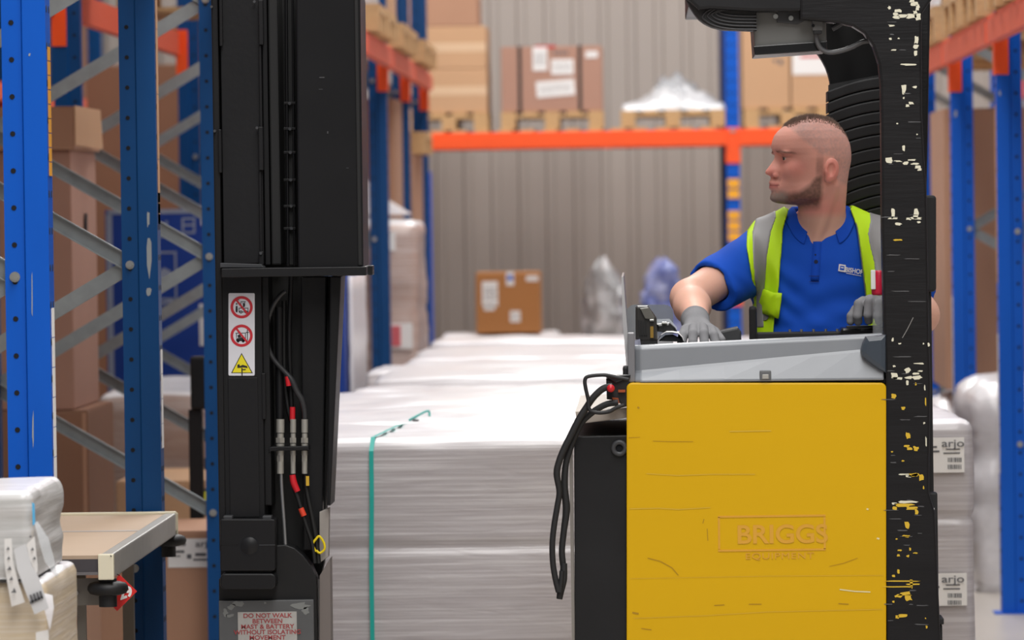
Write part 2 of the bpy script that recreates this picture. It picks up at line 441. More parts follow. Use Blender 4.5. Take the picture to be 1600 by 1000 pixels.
# far rack, across the end of the aisle: frames run away from the camera, beams run along X
far = empty('pallet_rack', (.64, 35, 0), 'rack with one orange beam and timber slats against the back wall', 'pallet rack')
XF = [-2.95, .60, 3.3]
me_fu = upright_mesh(BLUE, h=7.0); me_fd = upright_mesh(mat('shaded_blue_paint', (8, 36, 90), .5, var=.1), h=7.0)  # rear uprights: their shade is painted in as a darker blue
for i, x in enumerate(XF):
    put('upright', me_fu, far, T(x + .045, 35, 0) @ RZ(-PI / 2))
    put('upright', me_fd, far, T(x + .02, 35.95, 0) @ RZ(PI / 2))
    for z in (.3, 1.14, 1.97, 2.8):
        def sb(b, z=z, x=x):
            for (y0, z0, y1, z1) in ((35.08, z, 35.87, z + .42), (35.87, z + .42, 35.08, z + .84)):
                d = Vector((0, y1 - y0, z1 - z0)).normalized(); n = Vector((0, -d.z, d.y)) * .02
                p0, p1 = Vector((x + .045, y0, z0)), Vector((x + .045, y1, z1)); xx = Vector((.01, 0, 0))
                b.add([p0 - n - xx, p0 + n - xx, p0 + n + xx, p0 - n + xx, p1 - n - xx, p1 + n - xx, p1 + n + xx, p1 - n + xx],
                      [(0, 1, 2, 3), (4, 5, 6, 7), (0, 1, 5, 4), (1, 2, 6, 5), (2, 3, 7, 6), (3, 0, 4, 7)], GALV)
        part('brace', far, sb)
FZ = P(910, 205, 35).z
for i in range(2):
    L = XF[i + 1] - XF[i]; fb = beam_mesh(L)
    for yy, a in ((35 - .012, -PI / 2), (35.95 + .012, -PI / 2)):
        bo = put('beam', fb, far, T(XF[i] + .045, yy, FZ) @ RZ(-PI / 2))
        for x in (XF[i], XF[i + 1]):
            if x == XF[i] or i == 1:
                put('beam_connector', ME_CON, bo, T(x + .045, 35 if yy < 35.5 else 35.95, FZ) @ RZ(-PI / 2 if yy < 35.5 else PI / 2))
sl = MB(); sl.box(0, .095, 34.985, 35.98, 0, .02, WOOD); slm = sl.mesh('deck_slat')
x = XF[0] + .12
while x < XF[-1]:
    if all(abs(x + .05 - q - .045) > .1 for q in XF):
        put('deck_slat', slm, far, T(x, 0, FZ))
    x += .155
# yellow and orange marker strips on the far upright
def fs(b, b_rng=(0, 1, 2)):
    z = P(1147, 378, 35).z; z1 = P(1147, 278, 35).z; n = 6; dz = (z1 - z) / n
    for k in b_rng:
        b.box(.605, .685, 34.994, 35.0, z + k * dz + .006, z + (k + 1) * dz - .006, mat('amber_marker', (240, 170, 40), .5))
part('marker_strip', far, fs); part('marker_strip', far, lambda b: fs(b, (4, 5)))
part('marker_strip', far, lambda b: px_box(b, 1141, 462, 1160, 478, 34.992, 35, ORANGE), label='small orange reflector')
gp = part('post_guard', far, lambda b: px_box(b, 662, 268, 676, 700, 34.6, 34.75, mat('royal_blue_plastic', (24, 74, 190), .4), .01), label='royal blue post guard')
# ------------------------------------------------------------------ pallets, cartons, wrapped loads
def _pm(name, x, y, z):
    b = MB(); b.box(-x / 2, x / 2, -y / 2, y / 2, 0, z, WOOD); return b.mesh(name)
PAL = {}
def pallet(x, y, z, W, D, label, group=None, across=True, H=.144):
    """timber pallet, W along x, D along y; (x, y, z) is its near left bottom corner; deck boards run along x if across"""
    r = empty('pallet', (x, y, z), label, 'pallet', group)
    key = (round(W, 2), round(D, 2), across, H)
    if key not in PAL:
        if across: PAL[key] = (_pm('deck_board', W, .1, .02), _pm('bearer', .1, D, .02), _pm('block', .1, .1, H - .062), _pm('base_board', W, .1, .02))
        else: PAL[key] = (_pm('deck_board', .1, D, .02), _pm('bearer', W, .1, .02), _pm('block', .1, .1, H - .062), _pm('base_board', .1, D, .02))
    db, be, bl, ba = PAL[key]
    ln = D if across else W
    n = max(3, int(round(ln / .15)))
    for k in range(n):
        t = .05 + (ln - .1) * k / (n - 1)
        put('deck_board', db, r, T(x + W / 2, y + t, z + H - .02) if across else T(x + t, y + D / 2, z + H - .02))
    for a in (.05, .5, .95):
        xx, yy = x + .05 + (W - .1) * (a - .05) / .9, y + .05 + (D - .1) * (a - .05) / .9
        put('bearer', be, r, T(xx, y + D / 2, z + H - .041) if across else T(x + W / 2, yy, z + H - .041))
        put('base_board', ba, r, T(x + W / 2, yy, z) if across else T(xx, y + D / 2, z))
    for i in (0, 1, 2):
        for j in (0, 1, 2):
            put('block', bl, r, T(x + .05 + (W - .1) * i / 2, y + .05 + (D - .1) * j / 2, z + .0205))
    return r
def carton(name, x0, x1, y0, y1, z0, z1, m, label, cat='box', group=None, tape=True, band=False, straps=(), seam=True):
    r = empty(name, ((x0 + x1) / 2, (y0 + y1) / 2, z0), label, cat, group)
    part('carton_body', r, lambda b: b.box(x0, x1, y0, y1, z0, z1 - .004, m, .006))
    def fl(b):
        ym = (y0 + y1) / 2
        b.box(x0 + .002, x1 - .002, y0 + .002, ym - .002, z1 - .004, z1, m, .0015); b.box(x0 + .002, x1 - .002, ym + .002, y1 - .002, z1 - .004, z1 - .0003, m, .0015)
    part('flap', r, fl)
    if tape: part('tape', r, lambda b: (b.box((x0 + x1) / 2 - .03, (x0 + x1) / 2 + .03, y0 - .0008, y0 + .001, z1 - .09, z1 - .01, TAPE)) if not band else b.box(x0 + .001, x1 - .001, y0 - .0008, y0 + .001, (z0 + z1) / 2 - .03, (z0 + z1) / 2 + .03, TAPE))
    for s in straps:
        part('strap', r, lambda b: (b.box(s - .012, s + .012, y0 - .003, y0 + .002, z0 + .002, z1 + .002, BLACKM), b.box(s - .012, s + .012, y0 - .003, y1 + .002, z1, z1 + .003, BLACKM)))
    return r
def paper_label(parent, Y, x0, y0, x1, y1, lines=(), rot=0.0, name='paper_label', m=PAPER, thick=.0012, bars=3, seed=0):
    """printed label traced on the photograph, lying on a face that looks towards -y"""
    a, c = P(x0, y0, Y), P(x1, y1, Y)
    cx, cz, hw, hh = (a.x + c.x) / 2, (a.z + c.z) / 2, abs(c.x - a.x) / 2, abs(a.z - c.z) / 2
    M = Matrix.Translation((cx, Y, cz)) @ Matrix.Rotation(rot, 4, 'Y')
    b = MB(); b.box(-hw, hw, -thick, 0, -hh, hh, m, M=M)
    r = random.Random(seed + int(x0))
    for k in range(bars):
        zz = hh * (.55 - 1.1 * (k + .5) / max(1, bars)); x = -hw * .8
        while x < hw * .75:
            ww = r.uniform(.05, .3) * hw
            b.box(x, min(x + ww, hw * .85), -thick - .0004, -thick, zz - hh * .05, zz + hh * .05, PRINT, M=M); x += ww + .06 * hw
    o = b.build(name, parent)
    return o
def wrapped(name, x0, x1, y0, y1, z0, z1, seed=0, amp=.012, n=(26, 20, 22), rad=.05, mats=None, parent=None, seams=(), streak=.5, dome=.0, zq=1.0):
    """film-wrapped block: a rounded box pulled in and out in long shallow folds"""
    mats = mats or (FILM, FILMT)
    nx, ny, nz = n
    cx, cy, cz = (x0 + x1) / 2, (y0 + y1) / 2, (z0 + z1) / 2; hx, hy, hz = (x1 - x0) / 2, (y1 - y0) / 2, (z1 - z0) / 2
    idx = {}; vs = []; fs = []; ms = []
    def vid(i, j, k):
        key = (i, j, k)
        if key in idx: return idx[key]
        p = Vector(((i / nx * 2 - 1) * hx, (j / ny * 2 - 1) * hy, (k / nz * 2 - 1) * hz))
        q = Vector((max(-hx + rad, min(hx - rad, p.x)), max(-hy + rad, min(hy - rad, p.y)), min(hz - rad, max(-hz, p.z))))
        d = p - q
        nn = d.normalized() if d.length > 1e-6 else Vector((0, 0, 1))
        if d.length > 1e-6:
            p = q + nn * rad
        s = Vector((seed * 7.3, seed * 3.1, seed * 1.7))
        w = p + Vector((cx, cy, cz))
        hzv = noise.noise(Vector((w.x * 1.3, w.y * 1.3, w.z * 16)) + s) + .6 * noise.noise(Vector((w.x * 3, w.y * 3, w.z * 34 + w.x * 5)) + s)
        lump = noise.noise(w * 3.2 + s) * 1.3
        tp = noise.noise(Vector((w.x * 2.2, w.y * 9, 0)) + s) + .6 * noise.noise(Vector((w.x * 6, w.y * 21, 1)) + s)
        side = amp * (hzv * streak + lump)
        for zs in seams:
            side -= .010 * math.exp(-((w.z - zs) / .012) ** 2)
        dd = side * (1 - abs(nn.z)) + amp * (tp + lump) * max(0, nn.z)
        if nn.z > .5: dd += dome * max(0, 1 - (p.x / hx) ** 2) * max(0, 1 - (p.y / hy) ** 2)
        if k == 0: dd *= .2
        p = p + nn * dd
        idx[key] = len(vs); vs.append((p.x + cx, p.y + cy, p.z + cz)); return idx[key]
    for a in range(nx):
        for c in range(nz):
            fs.append((vid(a, 0, c), vid(a + 1, 0, c), vid(a + 1, 0, c + 1), vid(a, 0, c + 1))); ms.append(0)
            fs.append((vid(a, ny, c), vid(a, ny, c + 1), vid(a + 1, ny, c + 1), vid(a + 1, ny, c))); ms.append(0)
        for c in range(ny):
            fs.append((vid(a, c, nz), vid(a + 1, c, nz), vid(a + 1, c + 1, nz), vid(a, c + 1, nz))); ms.append(1)
            fs.append((vid(a, c, 0), vid(a, c + 1, 0), vid(a + 1, c + 1, 0), vid(a + 1, c, 0))); ms.append(0)
    for a in range(ny):
        for c in range(nz):
            fs.append((vid(0, a, c), vid(0, a, c + 1), vid(0, a + 1, c + 1), vid(0, a + 1, c))); ms.append(0)
            fs.append((vid(nx, a, c), vid(nx, a + 1, c), vid(nx, a + 1, c + 1), vid(nx, a, c + 1))); ms.append(0)
    me = bpy.data.meshes.new(name); me.from_pydata(vs, [], fs)
    me.materials.append(mats[0]); me.materials.append(mats[1])
    me.polygons.foreach_set('material_index', ms); me.polygons.foreach_set('use_smooth', [True] * len(fs)); me.update()
    return link(name, me, parent)
def simple_pallet(parent, x0, x1, y0, y1, z=0):
    def f(b):
        for k in range(3):
            yy = y0 + (y1 - y0 - .1) * k / 2
            b.box(x0, x1, yy, yy + .1, z, z + .02, WOOD)
            for i in range(3):
                xx = x0 + (x1 - x0 - .1) * i / 2; b.box(xx, xx + .1, yy, yy + .1, z + .02, z + .1, WOOD)
        for k in range(7):
            yy = y0 + (y1 - y0 - .1) * k / 6; b.box(x0, x1, yy, yy + .1, z + .1, z + .12, WOOD)
    return part('pallet_base', parent, f)
ORD = ['nearest', 'second', 'third', 'fourth', 'fifth', 'sixth', 'seventh', 'eighth', 'ninth', 'tenth', 'eleventh', 'twelfth']
rs = random.Random(5)
GRP = 'film-wrapped pallet loads blocking the aisle'
Y = 14.42
NR = 11
for k in range(NR):
    d = 1.0
    for cidx in (0, 1):
        if cidx == 0: x0, x1, zt = -1.10 + (rs.uniform(-.05, .06) if k else 0.0), -.015, .955 + rs.uniform(-.02, .02)
        else: x0, x1, zt = .012, .925 + rs.uniform(-.02, .02), (.985 if k < 2 else .955) + rs.uniform(-.015, .015)
        if k == 0 and cidx == 0: zt = .962
        if cidx == 0:
            lb = 'film-wrapped carton load with teal strapping at the front left of the floor stack' if k == 0 else '%s film-wrapped load back in the left column of the floor stack' % ORD[k]
        else:
            lb = 'film-wrapped load with white printed labels behind the black truck pillar' if k == 0 else '%s film-wrapped load back in the right column, partly behind truck' % ORD[k]
        r = empty('wrapped_pallet_load', ((x0 + x1) / 2, Y + d / 2, 0), lb, 'pallet load', GRP)
        res = (60, 30, 70) if k == 0 else ((44, 24, 8) if k < 5 else (30, 18, 6))
        wrapped('wrapped_cartons', x0, x1, Y, Y + d, .12, zt, seed=k * 2 + cidx, amp=.007 if k == 0 else .010, n=res, rad=.035, parent=r, seams=(.36, .655) if cidx == 0 else (.33, .72), streak=.12, dome=.01)
        simple_pallet(r, x0 + .02, x1 - .02, Y + .02, Y + d - .02)
        if k == 0 and cidx == 0: lead = r
        if k == 0 and cidx == 1: leadr = r
        if k == 1 and cidx == 0: second = r
    Y += d + .045
def ribbon(b, pts, wdt, m, ax=Vector((1, 0, 0)), th=.0015):
    vs = []; n = len(pts)
    for p in pts: p = Vector(p); vs += [p - ax * wdt / 2, p + ax * wdt / 2]
    fs = [(2 * i, 2 * i + 1, 2 * i + 3, 2 * i + 2) for i in range(n - 1)]
    b.add(vs, fs, m)
    b.add([v + Vector((0, .0015, 0)) for v in vs], [f[::-1] for f in fs], m)
xs = P(580, 700, 14.4).x
def st(b):
    pts = [(xs + .012, 14.395, .13), (xs - .004, 14.393, .35), (xs - .004, 14.393, .6), (xs + .0, 14.393, .8), (xs + .0, 14.4, .93), (xs + .004, 14.43, .968), (xs + .03, 14.7, .975), (xs + .05, 15.0, .978), (xs + .06, 15.3, .97)]
    ribbon(b, pts, .0125, STRAPM)
part('teal_strap', lead, st)
part('strap_tail', lead, lambda b: b.tube([P(583, 693, 14.45), P(600, 686, 14.6), P(618, 682, 14.8)], .0035, STRAPM, 6))
def tail(b):
    b.tube([P(640, 656, 15.6), P(655, 648, 15.7), P(669, 642, 15.8), P(671, 650, 15.8)], .0035, STRAPM, 6)
    b.tube([P(652, 655, 15.7), P(651, 664, 15.6), P(646, 671, 15.5)], .0055, STRAPM, 6)
    b.box(P(646, 655, 15.65).x, P(655, 655, 15.65).x, 15.6, 15.65, P(650, 661, 15.65).z, P(650, 655, 15.65).z, BLACKM)
part('strap_buckle', second, tail)
for (y0, y1) in ((684, 738), (896, 946)):
    lb = paper_label(leadr, 14.405, 1440, y0, 1507 if y0 < 800 else 1511, y1, bars=0)
    text('arjo', P(1489, y0 + 9, 14.4) + Vector((0, -.0026, 0)), .030, PRINT, lb, xs=1.35, bold=.0003)
    def dt(b):
        r = random.Random(3)
        for (a, c, dd, e) in ((1446, 13, 1464, 16), (1446, 20, 1468, 23), (1478, 17, 1500, 19), (1474, 23, 1500, 25), (1446, 30, 1456, 33)):
            px_box(b, a, y0 + c, dd, y0 + e, 14.4025, 14.4035, PRINT)
        for row in ((31, 38), (42, 49)):
            x = 1481
            while x < 1503:
                ww = r.uniform(.6, 2.2); px_box(b, x, y0 + row[0], x + ww, y0 + row[1], 14.4025, 14.4035, PRINT); x += ww + r.uniform(.7, 1.6)
    part('barcode', lb, dt)

# ---- on the far rack
FY = 35.0
def fx(px, Y=FY): return P(px, 190, Y).x
zt = FZ + .0205
def far_pallet(px0, px1, label):
    return pallet(fx(px0), FY, zt, fx(px1) - fx(px0), .95, label, 'pallets on the orange beam at the back wall', across=False, H=.118)
ztop = zt + .1185
far_pallet(640, 763, 'pallet under the stack of three plain cartons on the back rack')
far_pallet(783, 943, 'pallet under the black-strapped carton on the back rack')
far_pallet(970, 1133, 'pallet under the heap of clear film on the back rack')
far_pallet(1163, 1300, 'pallet under the tall cartons right of the back upright')
zz = ztop
for nm, (a, c), hgt in (('lower', (640, 762), 69), ('middle', (640, 761), 66), ('uppermost', (640, 748), 60)):
    r = carton('cardboard_box', fx(a), fx(c), FY + .02, FY + .9, zz, zz + hgt / 226.8, CARDL if nm != 'uppermost' else CARD, '%s of three stacked plain cartons on the back rack' % nm, group='plain cartons on the back rack', band=(nm != 'uppermost'), tape=(nm != 'uppermost'))
    zz += hgt / 226.8 + .001
sb = carton('strapped_carton', fx(784), fx(942), FY + .02, FY + .9, ztop, P(860, 72, FY).z, CARDP, 'large brown carton with two black straps on the back rack', straps=(fx(813), fx(907)), tape=False)
paper_label(sb, FY + .018, 832, 74, 855, 110, bars=4); paper_label(sb, FY + .018, 861, 93, 896, 116, bars=3); paper_label(sb, FY + .018, 838, 126, 898, 150, bars=3, rot=-.07)
paper_label(sb, FY + .018, 915, 80, 934, 90, bars=1)
part('red_tape', sb, lambda b: px_box(b, 836, 71, 868, 75, FY + .017, FY + .02, RED))
part('stencil_print', sb, lambda b: [px_box(b, 865 + k * 6, 80, 869 + k * 6, 85, FY + .0185, FY + .02, PRINT) for k in range(4)])
def heap(name, cx, cy, z0, rx, ry, h, seed, m, label, cat, pw=1.4, n=46, rough=.5, parent=None):
    vs = []; fs = []; s = Vector((seed * 3.3, seed, seed * 2))
    for i in range(n + 1):
        for j in range(n + 1):
            u, w_ = i / n * 2 - 1, j / n * 2 - 1
            rr = max(abs(u), abs(w_)); e = max(0, 1 - (abs(u) ** 2.5 + abs(w_) ** 2.5) ** .4) 
            lob = .62 * math.exp(-((u - .15) / .28) ** 2) + .42 * math.exp(-((u + .25) / .22) ** 2) + .30 * math.exp(-((u - .62) / .2) ** 2) + .34
            hh = h * lob * (max(0, 1 - abs(u) ** 5) * max(0, 1 - abs(w_) ** 4)) ** .8
            q = Vector((u * rx * 9, w_ * ry * 9, 0))
            nn = noise.noise(q * .7 + s) + .7 * noise.noise(q * 1.9 + s) + .4 * noise.noise(q * 4 + s)
            hh = max(.03, hh * (1 + rough * nn)) if rr < .97 else 0
            vs.append((cx + u * rx * (1 + .05 * nn), cy + w_ * ry, z0 + hh + (.015 if rr < .97 else 0)))
    for i in range(n):
        for j in range(n):
            a = i * (n + 1) + j; fs.append((a, a + n + 1, a + n + 2, a + 1))
    b = MB(); b.add(vs, fs, m, True)
    ring = [vs[i * (n + 1)] for i in range(n + 1)] + [vs[n * (n + 1) + j] for j in range(1, n + 1)] + [vs[i * (n + 1) + n] for i in range(n - 1, -1, -1)] + [vs[j] for j in range(n - 1, 0, -1)]
    b.add(ring, [tuple(range(len(ring)))], m)
    return b.build(name, parent, label=label, cat=cat)
CLEARF = film('crumpled_white_film', (176, 176, 178), 1.0, hz=False)
fh = heap('film_heap', fx(1052), FY + .47, ztop, .352, .44, .175, 4, CLEARF, 'white heap of crumpled clear film on a pallet on the back rack', 'plastic film', rough=.35)
heap('loose_film', fx(1050), FY + .47, ztop, .27, .36, .25, 9, glass('thin_grey_film', (170, 172, 176), .38, .15), None, None, rough=.2, parent=fh)
c1 = carton('cardboard_box', fx(1161), fx(1235), FY + .02, FY + .9, ztop, P(1200, 20, FY).z, CARDL, 'tall plain carton just right of the back upright', tape=False)
c2 = carton('cardboard_box', fx(1237), fx(1306), FY + .02, FY + .9, ztop, P(1270, 20, FY).z, CARDL, 'tall carton with white and red papers above the man', tape=False)
pl = paper_label(c2, FY + .018, 1238, 78, 1299, 116, bars=0)
part('red_print', pl, lambda b: px_box(b, 1250, 86, 1286, 90, FY + .0155, FY + .0165, RED))
part('stencil_print', c1, lambda b: (px_box(b, 1208, 92, 1214, 97, FY + .0185, FY + .02, PRINT), px_box(b, 1217, 93, 1223, 101, FY + .0185, FY + .02, PRINT)))
# ---- standing on a wrapped load before the wall
YB = 32.6
r = empty('wrapped_pallet_load', (P(795, 520, YB).x, YB + .5, 0), 'low film-wrapped load under the orange-brown carton at the back wall', 'pallet load')
zb = P(795, 523, YB).z
wrapped('wrapped_cartons', P(735, 520, YB).x - .2, P(850, 520, YB).x + .1, YB - .06, YB + .9, .12, zb, seed=44, amp=.012, n=(24, 12, 10), parent=r)
simple_pallet(r, P(735, 520, YB).x - .18, P(850, 520, YB).x + .08, YB, YB + .85)
ob = carton('cardboard_box', P(744, 480, YB).x, P(844, 480, YB).x, YB, YB + .6, zb + .012, P(795, 426, YB).z, CARDO, 'orange-brown carton with white labels standing before the back wall', tape=False)
paper_label(ob, YB - .001, 753, 440, 778, 478, bars=4); paper_label(ob, YB - .001, 756, 476, 773, 485, bars=1); paper_label(ob, YB - .001, 797, 486, 813, 503, bars=3)
paper_label(ob, YB - .001, 791, 425, 803, 446, bars=0); paper_label(ob, YB - .001, 822, 431, 841, 439, bars=1)
part('blue_mark', ob, lambda b: px_box(b, 793, 430, 801, 438, YB - .004, YB - .002, BLUE))
def sack(name, px0, py0, px1, py1, Y, D, m, label, seed, zbase=None, taper=.35, n=40, amp=.07):
    a, c = P(px0, py1, Y), P(px1, py0, Y); z0 = a.z if zbase is None else zbase; z1 = c.z; cx = (a.x + c.x) / 2; rx = abs(c.x - a.x) / 2
    vs = []; fs = []; ng = 44; s = Vector((seed * 5.1, seed * 2.2, 0))
    for i in range(n + 1):
        t = i / n; rr = (1 - taper * t ** 2) * (1 - max(0, (t - .93) / .07) ** 3 * .75)
        for k in range(ng):
            an = 2 * PI * k / ng; ca, sa = math.cos(an), math.sin(an)
            ca = math.copysign(abs(ca) ** .7, ca); sa = math.copysign(abs(sa) ** .7, sa)
            q = Vector((ca * 2.2, sa * 2.2, t * 5)) + s
            nn = noise.noise(q) + .6 * noise.noise(q * 2.3) + .35 * noise.noise(q * 5) - .7 * abs(noise.noise(Vector((q.x * 1.7, q.y * 1.7, q.z * .5)))) + .25
            f = rr * (1 + amp * 2 * nn)
            vs.append((cx + rx * f * ca + .03 * math.sin(t * 3 + seed), Y + D / 2 + D / 2 * f * sa, z0 + (z1 - z0) * (t - .10 * t ** 6 * (1 + math.sin(2.1 * an + seed)) * .9) + .03 * nn * t))
    for i in range(n):
        for k in range(ng): fs.append((i * ng + k, i * ng + (k + 1) % ng, (i + 1) * ng + (k + 1) % ng, (i + 1) * ng + k))
    fs.append(tuple(range(ng))[::-1]); fs.append(tuple(range(n * ng, n * ng + ng)))
    b = MB(); b.add(vs, fs, m, True); return b.build(name, None, label=label, cat='bag')
GBAG = film('grey_crumpled_film', (112, 111, 110), 1.3, hz=False)
BBAG = film('blue_film', (22, 60, 150), .7, hz=False)
sack('plastic_bag', 918, 402, 982, 600, 33.0, .35, GBAG, 'tall grey crumpled plastic bag before the back wall', 2, zbase=0.0, taper=.15, amp=.13)
sack('plastic_bag', 998, 404, 1080, 600, 33.2, .4, BBAG, 'blue plastic bag before the back wall, left of the elbow', 7, zbase=0.0, taper=.25, amp=.13)

# ---- left rack, far bays
zL = 2.487
for i, Yp in enumerate([24.45, 25.4, 26.95, 27.9, 29.55, 30.5]):
    pallet(-2.24, Yp, zL, 1.0, .8, ['nearest of six', 'second of six', 'third of six', 'fourth of six', 'fifth of six', 'farthest of six'][i] + ' pallets on the left rack beam',
           'pallets on the left rack beam', across=True, H=.13)
def wload(x0, x1, y0, y1, z0, z1, label, seed, mats=None, amp=.02, n=(20, 20, 20), rad=.06, dome=.03, name='wrapped_load', seams=(), streak=.6):
    o = wrapped(name, x0, x1, y0, y1, z0, z1, seed=seed, amp=amp, n=n, rad=rad, mats=mats, dome=dome, seams=seams, streak=streak)
    return tag(o, label, 'wrapped load')
wload(-2.2, -1.36, 24.47, 25.22, zL + .138, 3.9, 'silvery wrapped load on the left rack, above the mast', 51, (FILMW, FILMT))
wload(-2.2, -1.33, 25.42, 26.17, zL + .132, 3.7, 'pale wrapped load with teal strap high on the left rack', 52, (FILMW, FILMT))
tb = MB(); tb.box(-1.70, -1.68, 25.38, 25.405, zL + .15, 3.6, STRAPM); tb.build('packing_strap', None, label='upright teal strap on the pale load high on the left rack', cat='strap')
carton('cardboard_box', -2.2, -1.34, 27.0, 27.7, zL + .132, 3.6, CARDL, 'tan carton high on the left rack, before the orange upright', tape=False)
carton('cardboard_box', -2.2, -1.36, 27.95, 28.65, zL + .132, 3.6, CARDL, 'tan carton high on the left rack, second from the wall end', tape=False)
carton('cardboard_box', -2.2, -1.36, 29.6, 30.3, zL + .132, 3.6, CARD, 'plain carton on the farthest bay of the left rack', tape=False)
# lower bays of the left rack
wl = wload(-2.15, -1.185, 27.1, 28.2, .12, 1.555, 'brown cartons wrapped in clear film, jutting from the left rack', 53, (FILMB, FILMT), amp=.015, n=(30, 20, 34), rad=.04, seams=(.6, 1.1))
simple_pallet(wl, -2.1, -1.2, 27.12, 28.15)
part('pink_label', wl, lambda b: px_box(b, 612, 509, 626, 541, 27.07, 27.09, mat('pink_print', (206, 96, 104), .6)))
paper_label(wl, 27.08, 604, 505, 645, 545, bars=0); paper_label(wl, 27.08, 604, 362, 618, 392, bars=0)
wedge = MB(); wedge.prism([(-2.1, 1.60), (-1.26, 1.60), (-1.4, 1.69), (-1.62, 1.9), (-2.1, 1.95)], 27.5, 28.1, FILMT); wedge.build('folded_film', None, label='sloping pale film on top of the wrapped brown cartons', cat='plastic film')
carton('cardboard_box', -2.15, -1.36, 28.35, 29.2, .0, 2.25, CARD, 'tall brown carton behind the film-wrapped cartons of the left rack', tape=False)
carton('cardboard_box', -2.15, -1.34, 30.1, 31.4, .0, .98, CARD, 'lower brown carton in the last bay of the left rack', tape=False)
carton('cardboard_box', -2.15, -1.34, 30.1, 31.4, .982, 1.96, CARD, 'upper brown carton in the last bay of the left rack', tape=False)
pallet(-2.2, 30.3, 1.962, .93, .9, 'loose pallet lying on the brown cartons beside the back rack beam', across=True, H=.13)
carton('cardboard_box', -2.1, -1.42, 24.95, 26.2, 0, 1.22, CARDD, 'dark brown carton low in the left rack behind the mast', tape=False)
carton('cardboard_box', -2.1, -1.44, 24.9, 26.2, 1.222, 2.25, CARD, 'brown carton on top of a dark one, left rack behind the mast', tape=False)
wl2 = wload(-2.15, -1.36, 24.37, 24.8, .0, 1.5, 'grey film-wrapped bundle right beside the blue carton, left rack', 57, (FILMW, FILMT), amp=.02)
# blue carton behind the frames
BC = mat('blue_printed_carton', (2, 56, 146), .6, var=.08)
Yb = 22.0
bx = carton('blue_carton', P(166, 470, Yb).x, P(538, 470, Yb).x, Yb, Yb + 1.5, .80, P(250, 327, Yb).z, BC, 'big dark blue carton with white printed frame in the left rack', tape=False)
WB = mat('pale_carton_print', (150, 158, 178), .7, var=.05)
def frm(b):
    for q in ((168, 327, 335, 334), (168, 612, 335, 619), (168, 334, 177, 612)): px_box(b, *q, Yb - .0015, Yb - .0005, WB)
part('printed_border', bx, frm)
part('handling_symbol', bx, lambda b: px_poly(b, [(196, 354), (192, 354), (198.5, 344), (205, 354), (201, 354), (201, 374), (206, 374), (206, 377), (192, 377), (192, 374), (196, 374)], Yb - .002, Yb - .001, WB))
def sy_(b):
    for q in ((284, 340, 305, 343), (284, 362, 305, 365), (284, 343, 287, 362), (302, 343, 305, 362), (287, 350, 302, 353)): px_box(b, *q, Yb - .002, Yb - .001, WB)
part('handling_symbol', bx, sy_)
part('handling_symbol', bx, lambda b: px_poly(b, [(258, 345), (262, 345), (262, 371), (250, 371), (250, 367), (258, 367)], Yb - .002, Yb - .001, WB))
def sym2(b):
    for q in ((236, 393, 276, 396), (236, 466, 276, 469), (236, 396, 239, 466), (273, 396, 276, 466)): px_box(b, *q, Yb - .002, Yb - .001, WB)
    px_poly(b, [(245, 428), (256, 418), (268, 424), (266, 440), (252, 444)], Yb - .002, Yb - .001, WB)
    px_poly(b, [(236, 469), (250, 473), (276, 466), (276, 470), (250, 477), (236, 473)], Yb - .002, Yb - .001, WB)
part('printed_emblem', bx, sym2)
paper_label(bx, Yb - .001, 311, 475, 340, 540, bars=0); paper_label(bx, Yb - .001, 314, 335, 332, 352, bars=0)
wload(P(538, 500, 22.3).x + .024, P(552, 500, 22.3).x, 22.2, 23.4, .0, P(545, 432, 22.3).z, 'narrow white wrapped board standing beside the blue carton', 61, (FILMT, FILMT), amp=.006, n=(4, 20, 20), rad=.008, dome=0)
r = empty('wrapped_pallet_load', (-1.9, 22.5, 0), 'pale film-wrapped load under the big blue carton', 'pallet load')
wrapped('wrapped_cartons', -2.36, -1.32, Yb - .05, Yb + 1.5, .12, .76, seed=62, amp=.01, n=(24, 12, 14), parent=r, mats=(film('film_over_tan', (182, 150, 130), .5), FILMT))
simple_pallet(r, -2.33, -1.35, Yb, Yb + 1.45)
# near bays: brown cartons
Yc = 17.7
def xz(px, py, Y): p = P(px, py, Y); return p.x, p.z
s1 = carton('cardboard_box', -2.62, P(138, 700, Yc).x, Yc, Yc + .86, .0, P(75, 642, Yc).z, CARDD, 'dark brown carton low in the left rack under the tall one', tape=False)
part('carton_edge', s1, lambda b: (px_box(b, 131, 645, 137, 1000, Yc - .004, Yc, CARD)))
tallc = carton('cardboard_box', -2.64, P(113, 500, Yc).x, Yc + .03, Yc + .84, P(75, 642, Yc).z + .001, P(110, 234, Yc).z, CARDP, 'tall pinkish-brown carton behind the second frame of the left rack', tape=False)
part('hand_hole', tallc, lambda b: b.box(P(113, 320, Yc).x, P(113, 320, Yc).x + .002, Yc + .4, Yc + .46, 1.55, 1.62, HOLE))
tc = carton('cardboard_box', -2.6, P(116, 200, Yc).x, Yc, Yc + .84, P(110, 234, Yc).z + .001, P(110, 166, Yc).z, CARD, 'small brown carton on top of the tall carton, left rack', tape=False)
def ofl(b):
    q = [P(117, 165, Yc), P(157, 172, Yc + .55), P(161, 233, Yc + .55), P(118, 227, Yc)]
    b.add(q + [v + Vector((-.004, .004, 0)) for v in q], [(0, 1, 2, 3), (7, 6, 5, 4), (0, 4, 5, 1), (1, 5, 6, 2), (2, 6, 7, 3), (3, 7, 4, 0)], CARDL)
part('open_flap', tc, ofl)
Yd = 16.75
lc = carton('cardboard_box', -1.86, -1.345, Yd, Yd + .7, .0, P(280, 830, Yd).z, CARD, 'brown carton with white shipping label behind the mast foot', tape=False)
pl = paper_label(lc, Yd - .001, 262, 842, 337, 886, bars=0)
